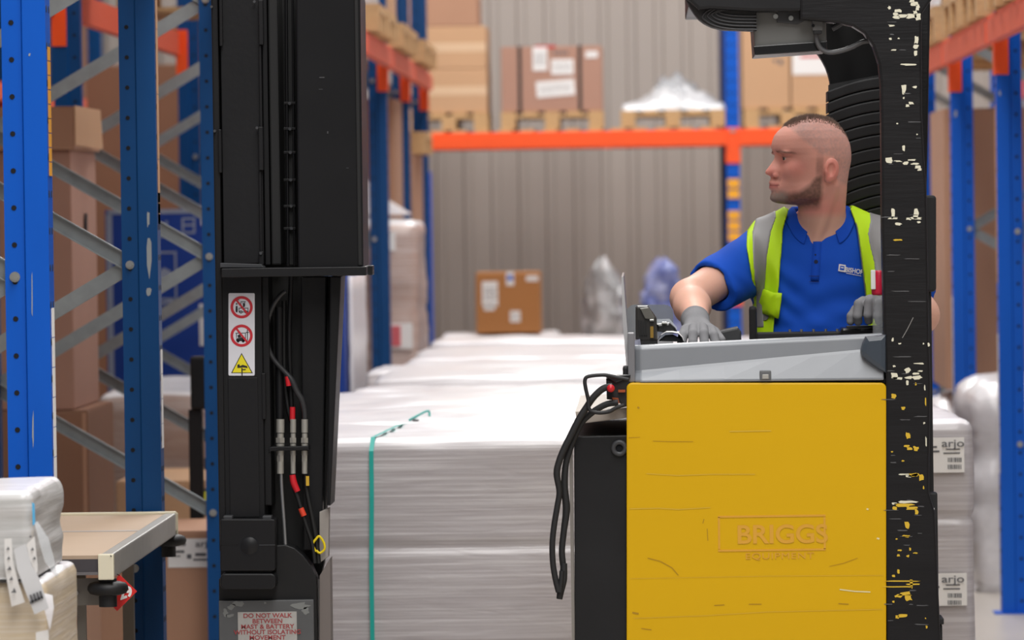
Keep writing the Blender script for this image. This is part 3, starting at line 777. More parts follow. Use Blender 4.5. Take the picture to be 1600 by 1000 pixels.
text('arjo', P(320, 850, Yd) + Vector((0, -.004, 0)), .030, PRINT, pl, xs=1.3, bold=.0003)
part('barcode', pl, lambda b: [px_box(b, *q, Yd - .0035, Yd - .0022, PRINT) for q in ((268, 848, 290, 853), (272, 860, 288, 864), (292, 866, 299, 873), (305, 864, 322, 869), (302, 873, 332, 876), (268, 868, 282, 870))])
part('label_flap', lc, lambda b: px_box(b, 258, 842, 264, 866, Yd - .003, Yd - .001, PAPER))
carton('cardboard_box', -2.0, -1.345, 19.2, 20.2, .0, P(240, 752, 19.2).z, CARDL, 'tan carton top visible between the second frame and mast', tape=False)
carton('cardboard_box', -2.62, -1.72, 15.2, 16.0, 0.0, .44, CARD, 'brown carton on the floor behind the trolley legs', tape=False)
# second rack row behind: big brown blocks
k = 0
for (x0, x1, y0, y1, z0, z1, m, lb) in (
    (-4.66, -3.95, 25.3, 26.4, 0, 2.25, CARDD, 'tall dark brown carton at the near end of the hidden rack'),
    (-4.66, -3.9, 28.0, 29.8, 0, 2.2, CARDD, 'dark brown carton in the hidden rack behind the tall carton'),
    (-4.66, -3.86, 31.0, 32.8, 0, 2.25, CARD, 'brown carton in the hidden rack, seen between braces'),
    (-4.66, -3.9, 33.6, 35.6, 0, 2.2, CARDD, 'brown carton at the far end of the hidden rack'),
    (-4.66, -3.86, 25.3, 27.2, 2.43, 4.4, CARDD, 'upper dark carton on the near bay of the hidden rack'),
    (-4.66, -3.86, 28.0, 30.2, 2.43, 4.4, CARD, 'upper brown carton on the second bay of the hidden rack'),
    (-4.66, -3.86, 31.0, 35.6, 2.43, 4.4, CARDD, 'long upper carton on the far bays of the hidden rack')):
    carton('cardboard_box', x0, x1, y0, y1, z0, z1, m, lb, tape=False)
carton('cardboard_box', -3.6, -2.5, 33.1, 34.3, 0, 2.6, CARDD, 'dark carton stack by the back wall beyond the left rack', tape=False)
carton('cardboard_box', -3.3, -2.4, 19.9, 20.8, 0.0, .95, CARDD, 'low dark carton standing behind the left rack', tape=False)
# upper level of near left rack: loads above view, added to shade the bays
for i, (Yp, lb) in enumerate(((11.55, 'added pallet high on the nearest bay of the left rack'), (14.1, 'added pallet high on the second bay of the left rack'), (16.7, 'pallet on the left rack beam above the tall carton'), (19.3, 'pallet on the left rack beam behind the mast top'), (21.85, 'second pallet behind the mast top, left rack beam'))):
    pallet(-2.24, Yp, zL, .95, 1.0, lb, 'pallets on the near left rack beam', across=True, H=.13)
    carton('cardboard_box', -2.2, -1.36, Yp + .05, Yp + .95, zL + .132, 3.5, CARD, 'unseen shade-casting brown carton on the ' + lb, tape=False)
wload(-2.2, -1.5, 20.35, 21.5, .0, .9, 'dim film-wrapped load between the frames left of the mast', 66, (film('film_dim', (150, 120, 104), .3), FILMT))

# ---- right rack
zR = 2.352
for i, Yp in enumerate([17.35, 18.6, 20.15, 21.35, 23.05, 24.3, 25.95, 27.2]):
    pallet(1.34, Yp, zR, .98, 1.05, ORD[i] + ' pallet along the right rack beam', 'pallets on the right rack beam', across=True, H=.16)
for i, (Yp, m, lb) in enumerate(((17.4, FILMW, 'grey wrapped load at the top right corner'), (18.65, FILMW, 'grey wrapped load second from the right edge, top'), (20.2, FILMW, 'pale wrapped load above the right rack beam'), (23.1, FILMW, 'silvery wrapped load right of the pillar top'), (24.35, FILMT, 'bright wrapped bundle touching the pillar top'))):
    wload(1.38, 2.2, Yp, Yp + .95, zR + .175, 3.6, lb, 80 + i, (m, FILMT), amp=.03, rad=.12)
carton('cardboard_box', P(1476, 400, 23.35).x, 2.2, 23.35, 24.4, .762, 2.05, CARD, 'large brown carton between the two right uprights', tape=False)
bt = carton('cardboard_box', 1.395, 2.2, 25.95, 26.9, .762, P(1470, 228, 25.95).z, CARDL, 'light tan carton right beside the truck pillar', tape=False)
paper_label(bt, 25.949, 1462, 370, 1476, 405, bars=0)
part('tape', bt, lambda b: px_box(b, 1476, 360, 1481, 532, 25.945, 25.949, TAPE))
sbx = carton('cardboard_box', P(1440, 210, 25.93).x, 2.0, 25.93, 26.7, P(1470, 228, 25.95).z + .004 + .018, P(1470, 186, 25.93).z, CARDL, 'small tan carton on top of the light one beside the pillar', tape=False)
carton('cardboard_box', 1.45, 2.2, 28.9, 31.0, 0, 2.1, CARDD, 'dark brown carton deep in the right rack', tape=False)
for (a, c, y0, y1, z, sd, lb) in ((1.365, 2.2, 21.05, 22.4, .82, 91, 'silvery film-wrapped load on the floor left of the near right upright'), (1.31, 2.2, 23.1, 24.6, .68, 92, 'film-wrapped load under the brown carton, right rack'), (1.3, 2.2, 25.95, 27.2, .68, 93, 'film-wrapped load under the light tan carton, right rack')):
    wload(a, c, y0, y1, 0, z, lb, sd, (FILMW, FILMT), amp=.035, n=(30, 20, 26), rad=.09, dome=.03)
rb = empty('background_building', (6, 30, 0))
bpy.data.objects.remove(rb)
for (x0, x1, y0, y1, z1, lb) in ((3.2, 4.4, 26, 27.5, 2.6, 'plain carton stack beyond the right rack'), (3.4, 4.6, 32, 34, 3.2, 'tall carton stack beyond the right rack near the wall')):
    carton('cardboard_box', x0, x1, y0, y1, 0, z1, CARD, lb, tape=False)
# ---- slotted black post behind the third frame
Yk = 17.62
bp = empty('ladder_post', (P(312, 700, Yk).x, Yk, 0), 'black slotted steel post standing left of the mast', 'post')
part('post_cap', bp, lambda b: px_box(b, 297, 557, 334, 640, Yk - .1, Yk, BLACKP, .01))
part('post_rail', bp, lambda b: px_box(b, 299, 640, 319, 1015 + 260, Yk - .08, Yk, BLACKP, .004))
part('post_rail', bp, lambda b: px_box(b, 330, 640, 342, 1015 + 260, Yk - .08, Yk, BLACKP, .004))
for yy in (672, 716, 764, 812): part('rung', bp, lambda b: px_box(b, 319, yy, 330, yy + 18, Yk - .07, Yk - .02, BLACKM))
part('yellow_sticker', bp, lambda b: px_box(b, 319, 768, 333, 792, Yk - .083, Yk - .081, mat('lime_sticker', (206, 210, 50), .5)))
# ------------------------------------------------------------------ workbench trolley and the wrapped bundle at left
TCOV = mat('hardboard_top', (186, 162, 138), .6, var=.06, scale=5)
ALU = mat('worn_aluminium', (176, 174, 168), .4, .35, var=.12, scale=30)
CREAM = mat('cream_end_cap', (226, 218, 192), .5, var=.03)
Y0, Y1 = 12.2, 13.86
zt_ = P(175, 866, Y0).z
xr = P(176, 870, Y0).x
xl = -2.05
tr = empty('trolley', ((xr + xl) / 2, (Y0 + Y1) / 2, 0), 'trolley with hardboard top and metal rim in the left rack bay', 'trolley')
part('rim', tr, lambda b: (b.box(xr - .03, xr, Y0 + .02, Y1, zt_ - .06, zt_, ALU, .004)), label='grey metal side rim')
part('rim', tr, lambda b: b.box(xl, xr, Y1, Y1 + .03, zt_ - .05, zt_ + .004, CREAM, .003))
part('front_rail', tr, lambda b: (b.box(xl, xr - .032, Y0 + .01, Y0 + .04, zt_ - .045, zt_ - .012, mat('dark_rail', (72, 68, 70), .4)), b.box(xl, xr - .032, Y0 + .005, Y0 + .04, zt_ - .05, zt_ - .043, mat('grey_lip', (110, 106, 106), .4))), label='dark grey front rail')
part('end_cap', tr, lambda b: b.box(xr - .036, xr + .002, Y0, Y0 + .02, zt_ - .062, zt_ - .0, CREAM, .003), label='cream corner cap')
part('end_cap', tr, lambda b: b.box(xr - .03, xr + .003, Y1 + .0305, Y1 + .04, zt_ - .06, zt_, CREAM, .003))
ym = Y0 + .95
part('top_board', tr, lambda b: b.box(xl, xr - .031, Y0 + .012, ym - .003, zt_ - .012, zt_ - .003, TCOV), label='front hardboard panel')
part('top_board', tr, lambda b: b.box(xl, xr - .031, ym + .003, Y1 - .001, zt_ - .012, zt_ - .003, TCOV))
part('tape', tr, lambda b: b.box(xl, xr - .02, ym - .02, ym + .02, zt_ - .0028, zt_ - .002, mat('worn_tape', (178, 170, 166), .5)))
part('bumper', tr, lambda b: b.lathe((P(165, 914, Y0).x, Y0 + .05, zt_ - .085), [(0, -.012), (.03, -.017), (.044, -.013), (.05, -.003), (.049, .005), (.044, .012), (.03, .016), (0, .018)], RUBBER))
part('bumper_stem', tr, lambda b: b.cyl((P(165, 914, Y0).x, Y0 + .05, zt_ - .13), (P(165, 914, Y0).x, Y0 + .05, zt_ - .062), .022, BLACKM))
part('bumper', tr, lambda b: b.lathe((P(262, 838, Y1).x, Y1 + .02, zt_ - .075), [(0, -.012), (.03, -.016), (.046, -.01), (.05, 0), (.046, .01), (.03, .016), (0, .018)], RUBBER))
part('bumper_stem', tr, lambda b: b.cyl((P(262, 838, Y1).x, Y1 + .02, zt_ - .12), (P(262, 838, Y1).x, Y1 + .02, zt_ - .06), .02, BLACKM))
LEG = mat('grey_trolley_leg', (128, 122, 112), .45, .3, var=.12)
for (a, c, yy) in ((92, 103, Y0 + .12), (120, 134, Y0 + .18)):
    part('leg', tr, lambda b: b.box(P(a, 950, yy).x, P(c, 950, yy).x, yy, yy + .02, .12, zt_ - .06, LEG, .002))
part('bracket', tr, lambda b: b.box(P(96, 950, Y0).x, P(152, 950, Y0).x, Y0 + .1, Y0 + .115, zt_ - .13, zt_ - .065, LEG))
part('bracket_bolt', tr, lambda b: b.cyl((P(112, 925, Y0).x, Y0 + .09, zt_ - .1), (P(112, 925, Y0).x, Y0 + .1, zt_ - .1), .006, BOLT, seg=8))
part('clamp', tr, lambda b: (b.box(P(84, 950, Y0).x, P(95, 950, Y0).x, Y0 + .08, Y0 + .13, zt_ - .125, zt_ - .065, BLACKM, .004), b.box(P(90, 950, Y0).x, P(100, 950, Y0).x, Y0 + .07, Y0 + .1, zt_ - .135, zt_ - .115, BLACKM, .003)))
part('leg', tr, lambda b: b.box(-1.42, -1.39, Y1 - .1, Y1 - .07, .12, zt_ - .06, LEG))
part('leg', tr, lambda b: b.box(xl + .05, xl + .08, Y1 - .1, Y1 - .07, .12, zt_ - .06, LEG)); part('leg', tr, lambda b: b.box(xl + .05, xl + .08, Y0 + .1, Y0 + .13, .12, zt_ - .06, LEG))
for (xx, yy) in ((-1.4, Y0 + .14), (-1.4, Y1 - .1), (xl + .07, Y0 + .12), (xl + .07, Y1 - .1)):
    part('castor', tr, lambda b: b.cyl((xx - .015, yy, .06), (xx + .015, yy, .06), .06, RUBBER, seg=20))
part('shelf', tr, lambda b: b.box(xl + .02, -1.36, Y0 + .1, Y1 - .08, .16, .18, TCOV))
tg = empty('red_tag', P(189, 930, Y0 + .1), 'red diamond tag numbered 29 hanging from the trolley corner', 'tag')
part('tag_plate', tg, lambda b: px_poly(b, [(186, 897), (214, 924), (183, 955), (163, 934)], Y0 + .104, Y0 + .106, mat('tag_red', (216, 44, 40), .4)))
text('29', P(196, 927, Y0 + .1) + Vector((0, .0032, 0)), .034, PAPER, tg, rot=(PI / 2, -.35, 0), bold=.0015)
part('tag_wire', tg, lambda b: b.tube([P(173, 868, Y0 - .004), P(178, 880, Y0 + .03), P(177, 893, Y0 + .08), P(187, 899, Y0 + .1)], .0012, BLACKM, 6))
# wrapped bundle
Yw = 10.3
def xw(px): return P(px, 880, Yw).x
wb = empty('wrapped_bundle', (xw(20), Yw + .3, 0), 'clear-wrapped white packs with hanging label strips, bottom left corner', 'wrapped load')
WPK = film('film_over_white_packs', (188, 188, 186), 1.0)
wrapped('wrapped_cartons', xw(-170), xw(50), Yw, Yw + .55, P(20, 905, Yw).z, P(20, 770, Yw).z, seed=9, amp=.007, n=(50, 30, 44), rad=.02, mats=(WPK, FILMT), parent=wb, streak=.9)
wrapped('lower_carton', xw(-170), xw(70), Yw + .02, Yw + .6, .12, P(20, 908, Yw).z, seed=10, amp=.006, n=(50, 20, 40), rad=.02, mats=(film('film_over_cream_card', (204, 184, 150), .8), FILMT), parent=wb)
simple_pallet(wb, xw(-165), xw(65), Yw + .03, Yw + .57)
def ribbon2(b, pl, pr, Ys, m):
    vs = []
    for (a, c), (d, e), yy in zip(pl, pr, Ys): vs += [P(a, c, yy), P(d, e, yy)]
    n = len(pl); fs = [(2 * i, 2 * i + 1, 2 * i + 3, 2 * i + 2) for i in range(n - 1)]
    b.add(vs, fs, m, True); b.add([q + Vector((0, .001, 0)) for q in vs], [f[::-1] for f in fs], m, True)
def icons(b, pts, Y):
    for x, y, s in pts:
        px_poly(b, [(x - s, y + s * .7), (x + s, y + s * .7), (x + s * .7, y - s * .2), (x + s * .2, y - s), (x - s * .2, y)], Y - .001, Y, PRINT)
a = part('label_strip', wb, lambda b: ribbon2(b, [(7, 842), (7, 880), (12, 915), (18, 948)], [(18, 841), (20, 878), (29, 912), (39, 941)], [Yw - .03] * 2 + [Yw - .028, Yw - .02], PAPER))
part('printed_icons', a, lambda b: icons(b, [(12, 857, 3), (13, 872, 3), (14, 888, 4), (17, 904, 3.5), (21, 923, 4.5)], Yw - .034))
a = part('label_strip', wb, lambda b: ribbon2(b, [(22, 858), (27, 890), (40, 925), (54, 960)], [(40, 850), (49, 882), (62, 905), (76, 950)], [Yw - .02, Yw - .024, Yw - .03, Yw - .03], mat('pale_film_label', (206, 206, 208), .4)))
def ebars(b):
    for k in range(4): px_poly(b, [(46 + k * 5, 930 - k * 2), (49 + k * 5, 929 - k * 2), (53 + k * 5, 941 - k * 2), (50 + k * 5, 942 - k * 2)], Yw - .034, Yw - .032, PRINT)
    px_poly(b, [(46, 940), (66, 931), (67, 934), (47, 944)], Yw - .034, Yw - .032, PRINT)
part('printed_bars', a, ebars)
a = part('label_strip', wb, lambda b: ribbon2(b, [(42, 850), (46, 872), (54, 890), (57, 897)], [(54, 838), (56, 860), (58, 880), (59, 892)], [Yw - .02] * 4, PAPER))
part('printed_icons', a, lambda b: icons(b, [(47, 838, 2.5), (50, 858, 3), (53, 872, 3)], Yw - .024))
part('label_strip', wb, lambda b: ribbon2(b, [(56, 988), (56, 1010)], [(76, 984), (76, 1010)], [Yw - .01] * 2, PAPER))
part('loose_film', wb, lambda b: ribbon2(b, [(54, 818), (62, 850), (70, 878), (84, 897), (88, 902)], [(58, 814), (76, 842), (84, 872), (89, 893), (92, 898)], [Yw - .01, Yw - .03, Yw - .02, Yw - .03, Yw - .02], CLEAR))
part('blue_film_edge', wb, lambda b: ribbon2(b, [(50, 785), (51, 822)], [(54, 787), (55, 818)], [Yw - .006] * 2, mat('sky_blue_film', (90, 180, 230), .3)))
part('white_bag_corner', wb, lambda b: ribbon2(b, [(60, 925), (70, 955), (78, 985)], [(82, 930), (84, 950), (80, 975)], [Yw - .02, Yw - .03, Yw - .02], FILMT))
# ------------------------------------------------------------------ reach truck, standing across the aisle
YN, YF = 12.2, 13.42           # near and far side of the truck
def X(px, Y=YN, py=500): return P(px, py, Y).x
def Z(py, Y=YN, px=1100): return P(px, py, Y).z
truck = empty('reach_truck', (X(1100), (YN + YF) / 2, 0), 'yellow and black reach truck standing across the aisle, driver aboard', 'forklift')
def rpoly(x0, y0, x1, y1, r, n=5, corners=(1, 1, 1, 1)):
    pts = []
    for (cx, cy, a0, on, kx, ky) in ((x0 + r, y0 + r, PI, corners[0], x0, y0), (x1 - r, y0 + r, 1.5 * PI, corners[1], x1, y0), (x1 - r, y1 - r, 0, corners[2], x1, y1), (x0 + r, y1 - r, .5 * PI, corners[3], x0, y1)):
        if on:
            for k in range(n + 1):
                t = a0 + .5 * PI * k / n; pts.append((cx + r * math.cos(t), cy + r * math.sin(t)))
        else: pts.append((kx, ky))
    return pts
# yellow side door
part('side_door', truck, lambda b: px_poly(b, rpoly(979, 598, 1385, 1240, 9, corners=(1, 1, 0, 0)), YN, YN + .03, YELLOW, .004), label='smooth yellow side door')
door = [o for o in COL.objects if o.name == 'side_door'][0]
FAD = mat('faded_lettering', (214, 158, 50), .4, var=.06)
Dv = Vector((0, -.0012, 0))
text('BRIGGS', P(1222, 836, YN) + Dv, .062, FAD, door, xs=1.06, bold=.0012)
text('EQUIPMENT', P(1218, 869, YN) + Dv, .021, FAD, door, xs=1.35, space=1.1)
def rbf(b):
    for q in ((1122, 805, 1290, 808), (1122, 858, 1290, 861), (1122, 808, 1125, 858), (1287, 808, 1290, 858)): px_box(b, *q, YN - .0012, YN, FAD)
part('faded_frame', door, rbf)
SCD = mat('dark_scuff', (172, 130, 10), .5, var=.2); SCL = mat('pale_scuff', (214, 176, 50), .4, var=.1); SCW = mat('white_scratch', (226, 214, 160), .5)
def scratch(b, pts, m, wd=.0016):
    for (a, c), (d, e) in zip(pts[:-1], pts[1:]):
        p, q = P(a, c, YN), P(d, e, YN); dd = (q - p); n = Vector((-dd.z, 0, dd.x)).normalized() * wd / 2; y = Vector((0, -.0009, 0))
        b.add([p - n + y, q - n + y, q + n + y, p + n + y], [(0, 1, 2, 3)], m)
def scr(b):
    for pts, m, wd in (([(1020, 689), (1048, 690), (1083, 690)], SCD, .0012), ([(1012, 872), (1032, 877), (1050, 887), (1060, 899)], SCD, .002), ([(1312, 921), (1336, 924), (1360, 925)], SCW, .003),
                       ([(1310, 943), (1326, 944)], SCD, .002), ([(988, 957), (998, 959)], SCD, .004), ([(1002, 982), (1018, 984)], SCD, .002), ([(1116, 946), (1132, 945)], SCD, .002), ([(1170, 944), (1190, 944)], SCD, .002),
                       ([(1105, 826), (1106, 845)], SCD, .0018), ([(1100, 811), (1098, 818)], SCD, .0018), ([(1296, 885), (1318, 880), (1340, 872)], SCD, .0012), ([(1010, 740), (1060, 743), (1110, 741), (1180, 741)], SCL, .002),
                       ([(984, 795), (1030, 794), (1060, 796), (1110, 793)], SCL, .0022), ([(1140, 674), (1205, 673)], SCL, .003), ([(990, 966), (1100, 962), (1200, 956), (1380, 952)], SCL, .0014), ([(984, 904), (1200, 900), (1380, 899)], SCL, .001),
                       ([(996, 636), (999, 638)], SCD, .004), ([(1354, 795), (1357, 796)], SCW, .004), ([(1370, 841), (1374, 842)], SCW, .004), ([(982, 684), (1000, 683)], SCD, .001)):
        scratch(b, pts, m, wd)
scr_o = part('scuff_marks', door, scr, kind='stuff')
# chassis: black battery tray side, top plate
part('chassis_plate', truck, lambda b: px_poly(b, [(903, 682), (980, 680), (980, 1240), (899, 1240), (897, 700), (898, 688)], YN + .02, YN + .06, BLACKP, .003), label='black battery tray side')
cp = [o for o in COL.objects if o.name == 'chassis_plate'][0]
part('lifting_eye', cp, lambda b: (b.lathe((X(965), YN + .012, Z(699)), [(.009, .0), (.012, -.003), (.018, -.003), (.020, .0), (.020, .012)], DARKSTEEL, axis='Y'), b.cyl((X(965), YN + .0195, Z(699)), (X(965), YN + .02 - .002, Z(699)), .0095, HOLE)))
part('edge_strip', cp, lambda b: px_box(b, 893, 690, 898, 1240, YN + .03, YN + .07, mat('pale_edge', (140, 134, 128), .5)))
part('battery_box', truck, lambda b: b.box(X(900), X(1440), YN + .07, YF - .06, .14, Z(682), BLACKM), label='black battery box')
part('tray_lid', truck, lambda b: px_poly(b, [(899, 643), (985, 638), (985, 652), (925, 660), (908, 662), (901, 656)], YN + .05, YF - .1, mat('beige_lid', (178, 168, 158), .55, var=.1), .002), label='beige battery cover edge')
part('far_side_panel', truck, lambda b: b.box(X(980), X(1385), YF - .03, YF, .15, Z(600), YELLOW, .005))
part('body_core', truck, lambda b: b.box(X(988), X(1440), YN + .031, YF - .031, .16, Z(604), BLACKM))
# grey moulded cowl over the door
def cowl(b):
    sec = [(.003, Z(597)), (.0, Z(594)), (.022, Z(574)), (.026, Z(541)), (.034, Z(535)), (.06, Z(533)), (.1, Z(545))]
    # the crease climbs from left to right, the rim rises too
    xs_ = [990, 1000, 1060, 1130, 1200, 1270, 1330, 1380]
    vs = []; n = 8
    for k, px in enumerate(xs_):
        t = (px - 990) / 390
        cz = 582 - 37 * t if px > 990 else 582; top = 541 - 19 * t
        lo = 598 - 4 * t
        ins = .014 if px == 990 else 0
        for (yo, py) in ((.0 + ins, lo), (.0 + ins, lo - 4), (.020 + ins, cz + 2), (.023 + ins, cz - 2), (.023 + ins, top + 5), (.031 + ins, top), (.060, top - 1), (.062, lo)):
            vs.append((X(px), YN + yo, Z(py, YN, px)))
    fs = []
    for i in range(len(xs_) - 1):
        for j in range(n): fs.append((i * n + j, i * n + (j + 1) % n, (i + 1) * n + (j + 1) % n, (i + 1) * n + j))
    fs += [tuple(range(n)), tuple(range(len(vs) - 1, len(vs) - 1 - n, -1))]
    b.add(vs, fs, GREYP)
cw = part('side_cowl', truck, cowl, label='grey moulded cowl above the yellow door')
bv = cw.modifiers.new('bevel', 'BEVEL'); bv.width = .003; bv.segments = 2; bv.limit_method = 'ANGLE'; bv.angle_limit = .5
part('cowl_clip', cw, lambda b: (px_box(b, 1187, 579, 1205, 594, YN - .004, YN + .01, mat('clip_grey', (96, 98, 100), .5), .003), px_box(b, 1191, 585, 1201, 592, YN - .006, YN - .003, ALU, .001)))
part('cowl_gap', cw, lambda b: px_box(b, 990, 594, 1384, 601, YN + .012, YN + .05, HOLE))
def knob(b):
    # rounded armrest end next to the pillar
    prof = []
    px_poly(b, [(1345, 548), (1348, 536), (1353, 526), (1385, 523), (1385, 583), (1372, 577), (1356, 565), (1347, 556)], YN - .014, YN + .05, mat('blue_grey_plastic', (58, 66, 76), .3, var=.06), .012)
part('armrest_end', truck, knob, label='dark blue-grey rounded console end')
part('console_deck', truck, lambda b: b.box(X(996), X(1440), YN + .062, YN + .62, 1.19, 1.262, mat('dark_grey_deck', (60, 61, 64), .5), .004), label='dark console deck')
part('left_post', truck, lambda b: (px_box(b, 981, 520, 992, 597, YN + .01, YN + .05, mat('grey_post', (120, 120, 124), .35), .003), px_box(b, 973, 572, 983, 600, YN + .03, YN + .09, BLACKM, .006)), label='grey and black corner post')
part('stud_strip', truck, lambda b: (b.box(X(1182, 12.7), X(1372, 12.7), 12.68, 12.74, 1.262, Z(518, 12.7, 1290), BLACKM, .004), [b.cyl((X(p, 12.7), 12.7, Z(519, 12.7, 1290)), (X(p, 12.7), 12.7, Z(514, 12.7, 1290)), .0035, BOLT, seg=8) for p in (1234, 1252, 1271, 1290, 1308)]))
part('control_pad', truck, lambda b: (b.box(X(1312, 12.62), X(1440, 12.62), 12.55, 12.67, 1.262, Z(512, 12.55, 1350), BLACKG, .006), b.box(X(1322, 12.6), X(1380, 12.6), 12.56, 12.60, Z(512, 12.55, 1350), Z(509, 12.55, 1350), DARKSTEEL, .001)), label='glossy black control pad')
part('armrest_post', truck, lambda b: px_box(b, 1171, 478, 1183, 560, 12.74, 12.78, BLACKM, .01))
part('wedge_console', truck, lambda b: b.prism([(X(1118, 12.5), 1.262), (X(1158, 12.5), 1.262), (X(1158, 12.5), Z(519, 12.5)), (X(1153, 12.5), Z(512, 12.5)), (X(1119, 12.5), Z(519, 12.5))], 12.5, 12.62, mat('charcoal_wedge', (54, 55, 57), .5), .005), label='charcoal wedge beside the glove')
# clear shields at the left end of the cab
part('clear_shield', truck, lambda b: b.prism([(P(971, 432, 12.3).x, P(971, 432, 12.3).z), (P(974, 432, 12.3).x, P(974, 432, 12.3).z), (P(979, 500, 12.3).x, P(979, 500, 12.3).z), (P(988, 600, 12.3).x, P(988, 600, 12.3).z), (P(981, 600, 12.3).x, P(981, 600, 12.3).z), (P(973, 500, 12.3).x, P(973, 500, 12.3).z)], 12.26, 13.1, glass('acrylic', (190, 190, 192), .72, .15)), label='clear upright shield seen edge on')
part('document_holder', truck, lambda b: px_poly(b, rpoly(978, 476, 1052, 560, 14), 13.15, 13.156, glass('scratched_acrylic', (150, 156, 162), .6, .25)), label='scratched clear panel')
part('shield_clamp', truck, lambda b: px_poly(b, [(980, 536), (1000, 530), (1002, 542), (988, 560)], 12.36, 12.4, glass('bluish_clear', (176, 178, 200), .6, .1)))
# battery connector, grab loop, cables
part('connector_block', truck, lambda b: (px_poly(b, [(947, 592), (985, 590), (985, 634), (975, 636), (964, 626), (948, 624)], YN + .01, YN + .1, BLACKM, .005), px_poly(b, [(947, 590), (962, 598), (978, 593), (985, 590), (985, 585), (950, 587)], YN, YN + .05, BLACKG, .002)), label='black battery connector')
cb = [o for o in COL.objects if o.name == 'connector_block'][0]
part('red_stud', cb, lambda b: b.lathe((X(953), YN - .04, Z(604)), [(0, -.006), (.006, -.005), (.0095, 0), (.009, .006), (.006, .05)], RED, axis='Y'))
part('copper_terminal', cb, lambda b: (px_poly(b, [(956, 621), (966, 622), (968, 630), (960, 632)], YN, YN + .01, mat('copper', (186, 96, 60), .4, .6)), px_box(b, 966, 609, 977, 613, YN, YN + .01, MATS['copper'])))
def q3(pts, Y): return [P(a, c, Y) for a, c in pts]
part('grab_loop', truck, lambda b: b.tube(q3([(982, 593), (965, 590), (945, 586), (920, 588), (914, 594), (915, 606), (919, 624), (920, 637), (925, 643), (938, 645), (952, 643), (963, 637), (975, 633)], YN - .045), .0046, BLACKM, 8), label='thin black grab loop')
part('cable', truck, lambda b: b.tube(q3([(957, 604), (943, 607), (928, 620), (916, 637), (904, 656), (893, 678), (882, 700), (874, 720), (870, 740), (874, 768), (871, 790), (866, 820), (863, 850), (864, 880), (868, 905), (873, 925)], YN - .03), [.0085] * 9 + [.0075] * 7, BLACKM, 10), label='outer black battery cable')
part('cable', truck, lambda b: b.tube(q3([(966, 629), (950, 631), (935, 638), (921, 648), (909, 660), (898, 682), (890, 704), (884, 726), (882, 760), (885, 795), (881, 830), (878, 860), (880, 884)], YN - .012), [.008] * 8 + [.009, .0095, .008, .008, .008], BLACKM, 10), label='inner black battery cable')
part('cable_end', truck, lambda b: (b.tube(q3([(881, 880), (880, 905), (876, 924), (874, 936)], YN - .02), [.0085, .010, .009, .0075], BLACKM, 10), b.tube(q3([(878, 892), (875, 926)], YN - .03), [.006, .006], BLACKM, 8)))
# overhead guard: near pillar, curved into the roof
PIL = mat('scuffed_black_pillar', (21, 20, 22), .42, spec=.3, var=.22, scale=5, stretch=(1, 1, 5), rvar=.12, bump=.08, bscale=14, bstretch=(1, 1, 10))
pil = part('guard_pillar', truck, lambda b: px_poly(b, [(1250, -60), (1455, -60), (1455, 0), (1442, 20), (1440, 40), (1441, 180), (1444, 240), (1448, 300), (1450, 400), (1452, 540), (1454, 600), (1452, 740), (1452, 770), (1461, 800), (1470, 1000), (1470, 1240), (1388, 1240), (1384, 800), (1384, 600), (1381, 500), (1378, 360), (1377, 200), (1376, 130), (1373, 100), (1364, 72), (1350, 52), (1332, 41), (1310, 36), (1250, 30)], YN, YN + .07, PIL, .006), label='thick scuffed black guard pillar')
CHW = mat('cream_paint_chip', (222, 218, 196), .6, var=.05); CHY = mat('yellow_paint_chip', (214, 176, 44), .5, var=.08); CHG = mat('grey_scuff', (86, 86, 88), .5, var=.1)
def pchips(name, items, m, seed):
    r = random.Random(seed); b = MB()
    for (cx, cy, w_, h_) in items:
        w_ *= 1.2; h_ *= 1.3; n = 10; pts = []
        for k in range(n):
            t = 2 * PI * k / n; q = r.uniform(.55, 1.15); ct, st_ = math.cos(t), math.sin(t)
            pts.append((cx + w_ / 2 * q * math.copysign(abs(ct) ** .6, ct), cy + h_ / 2 * q * math.copysign(abs(st_) ** .6, st_)))
        px_poly(b, pts, YN - .0008, YN + .001, m)
    return b.build(name, pil, kind='stuff')
rc = random.Random(11)
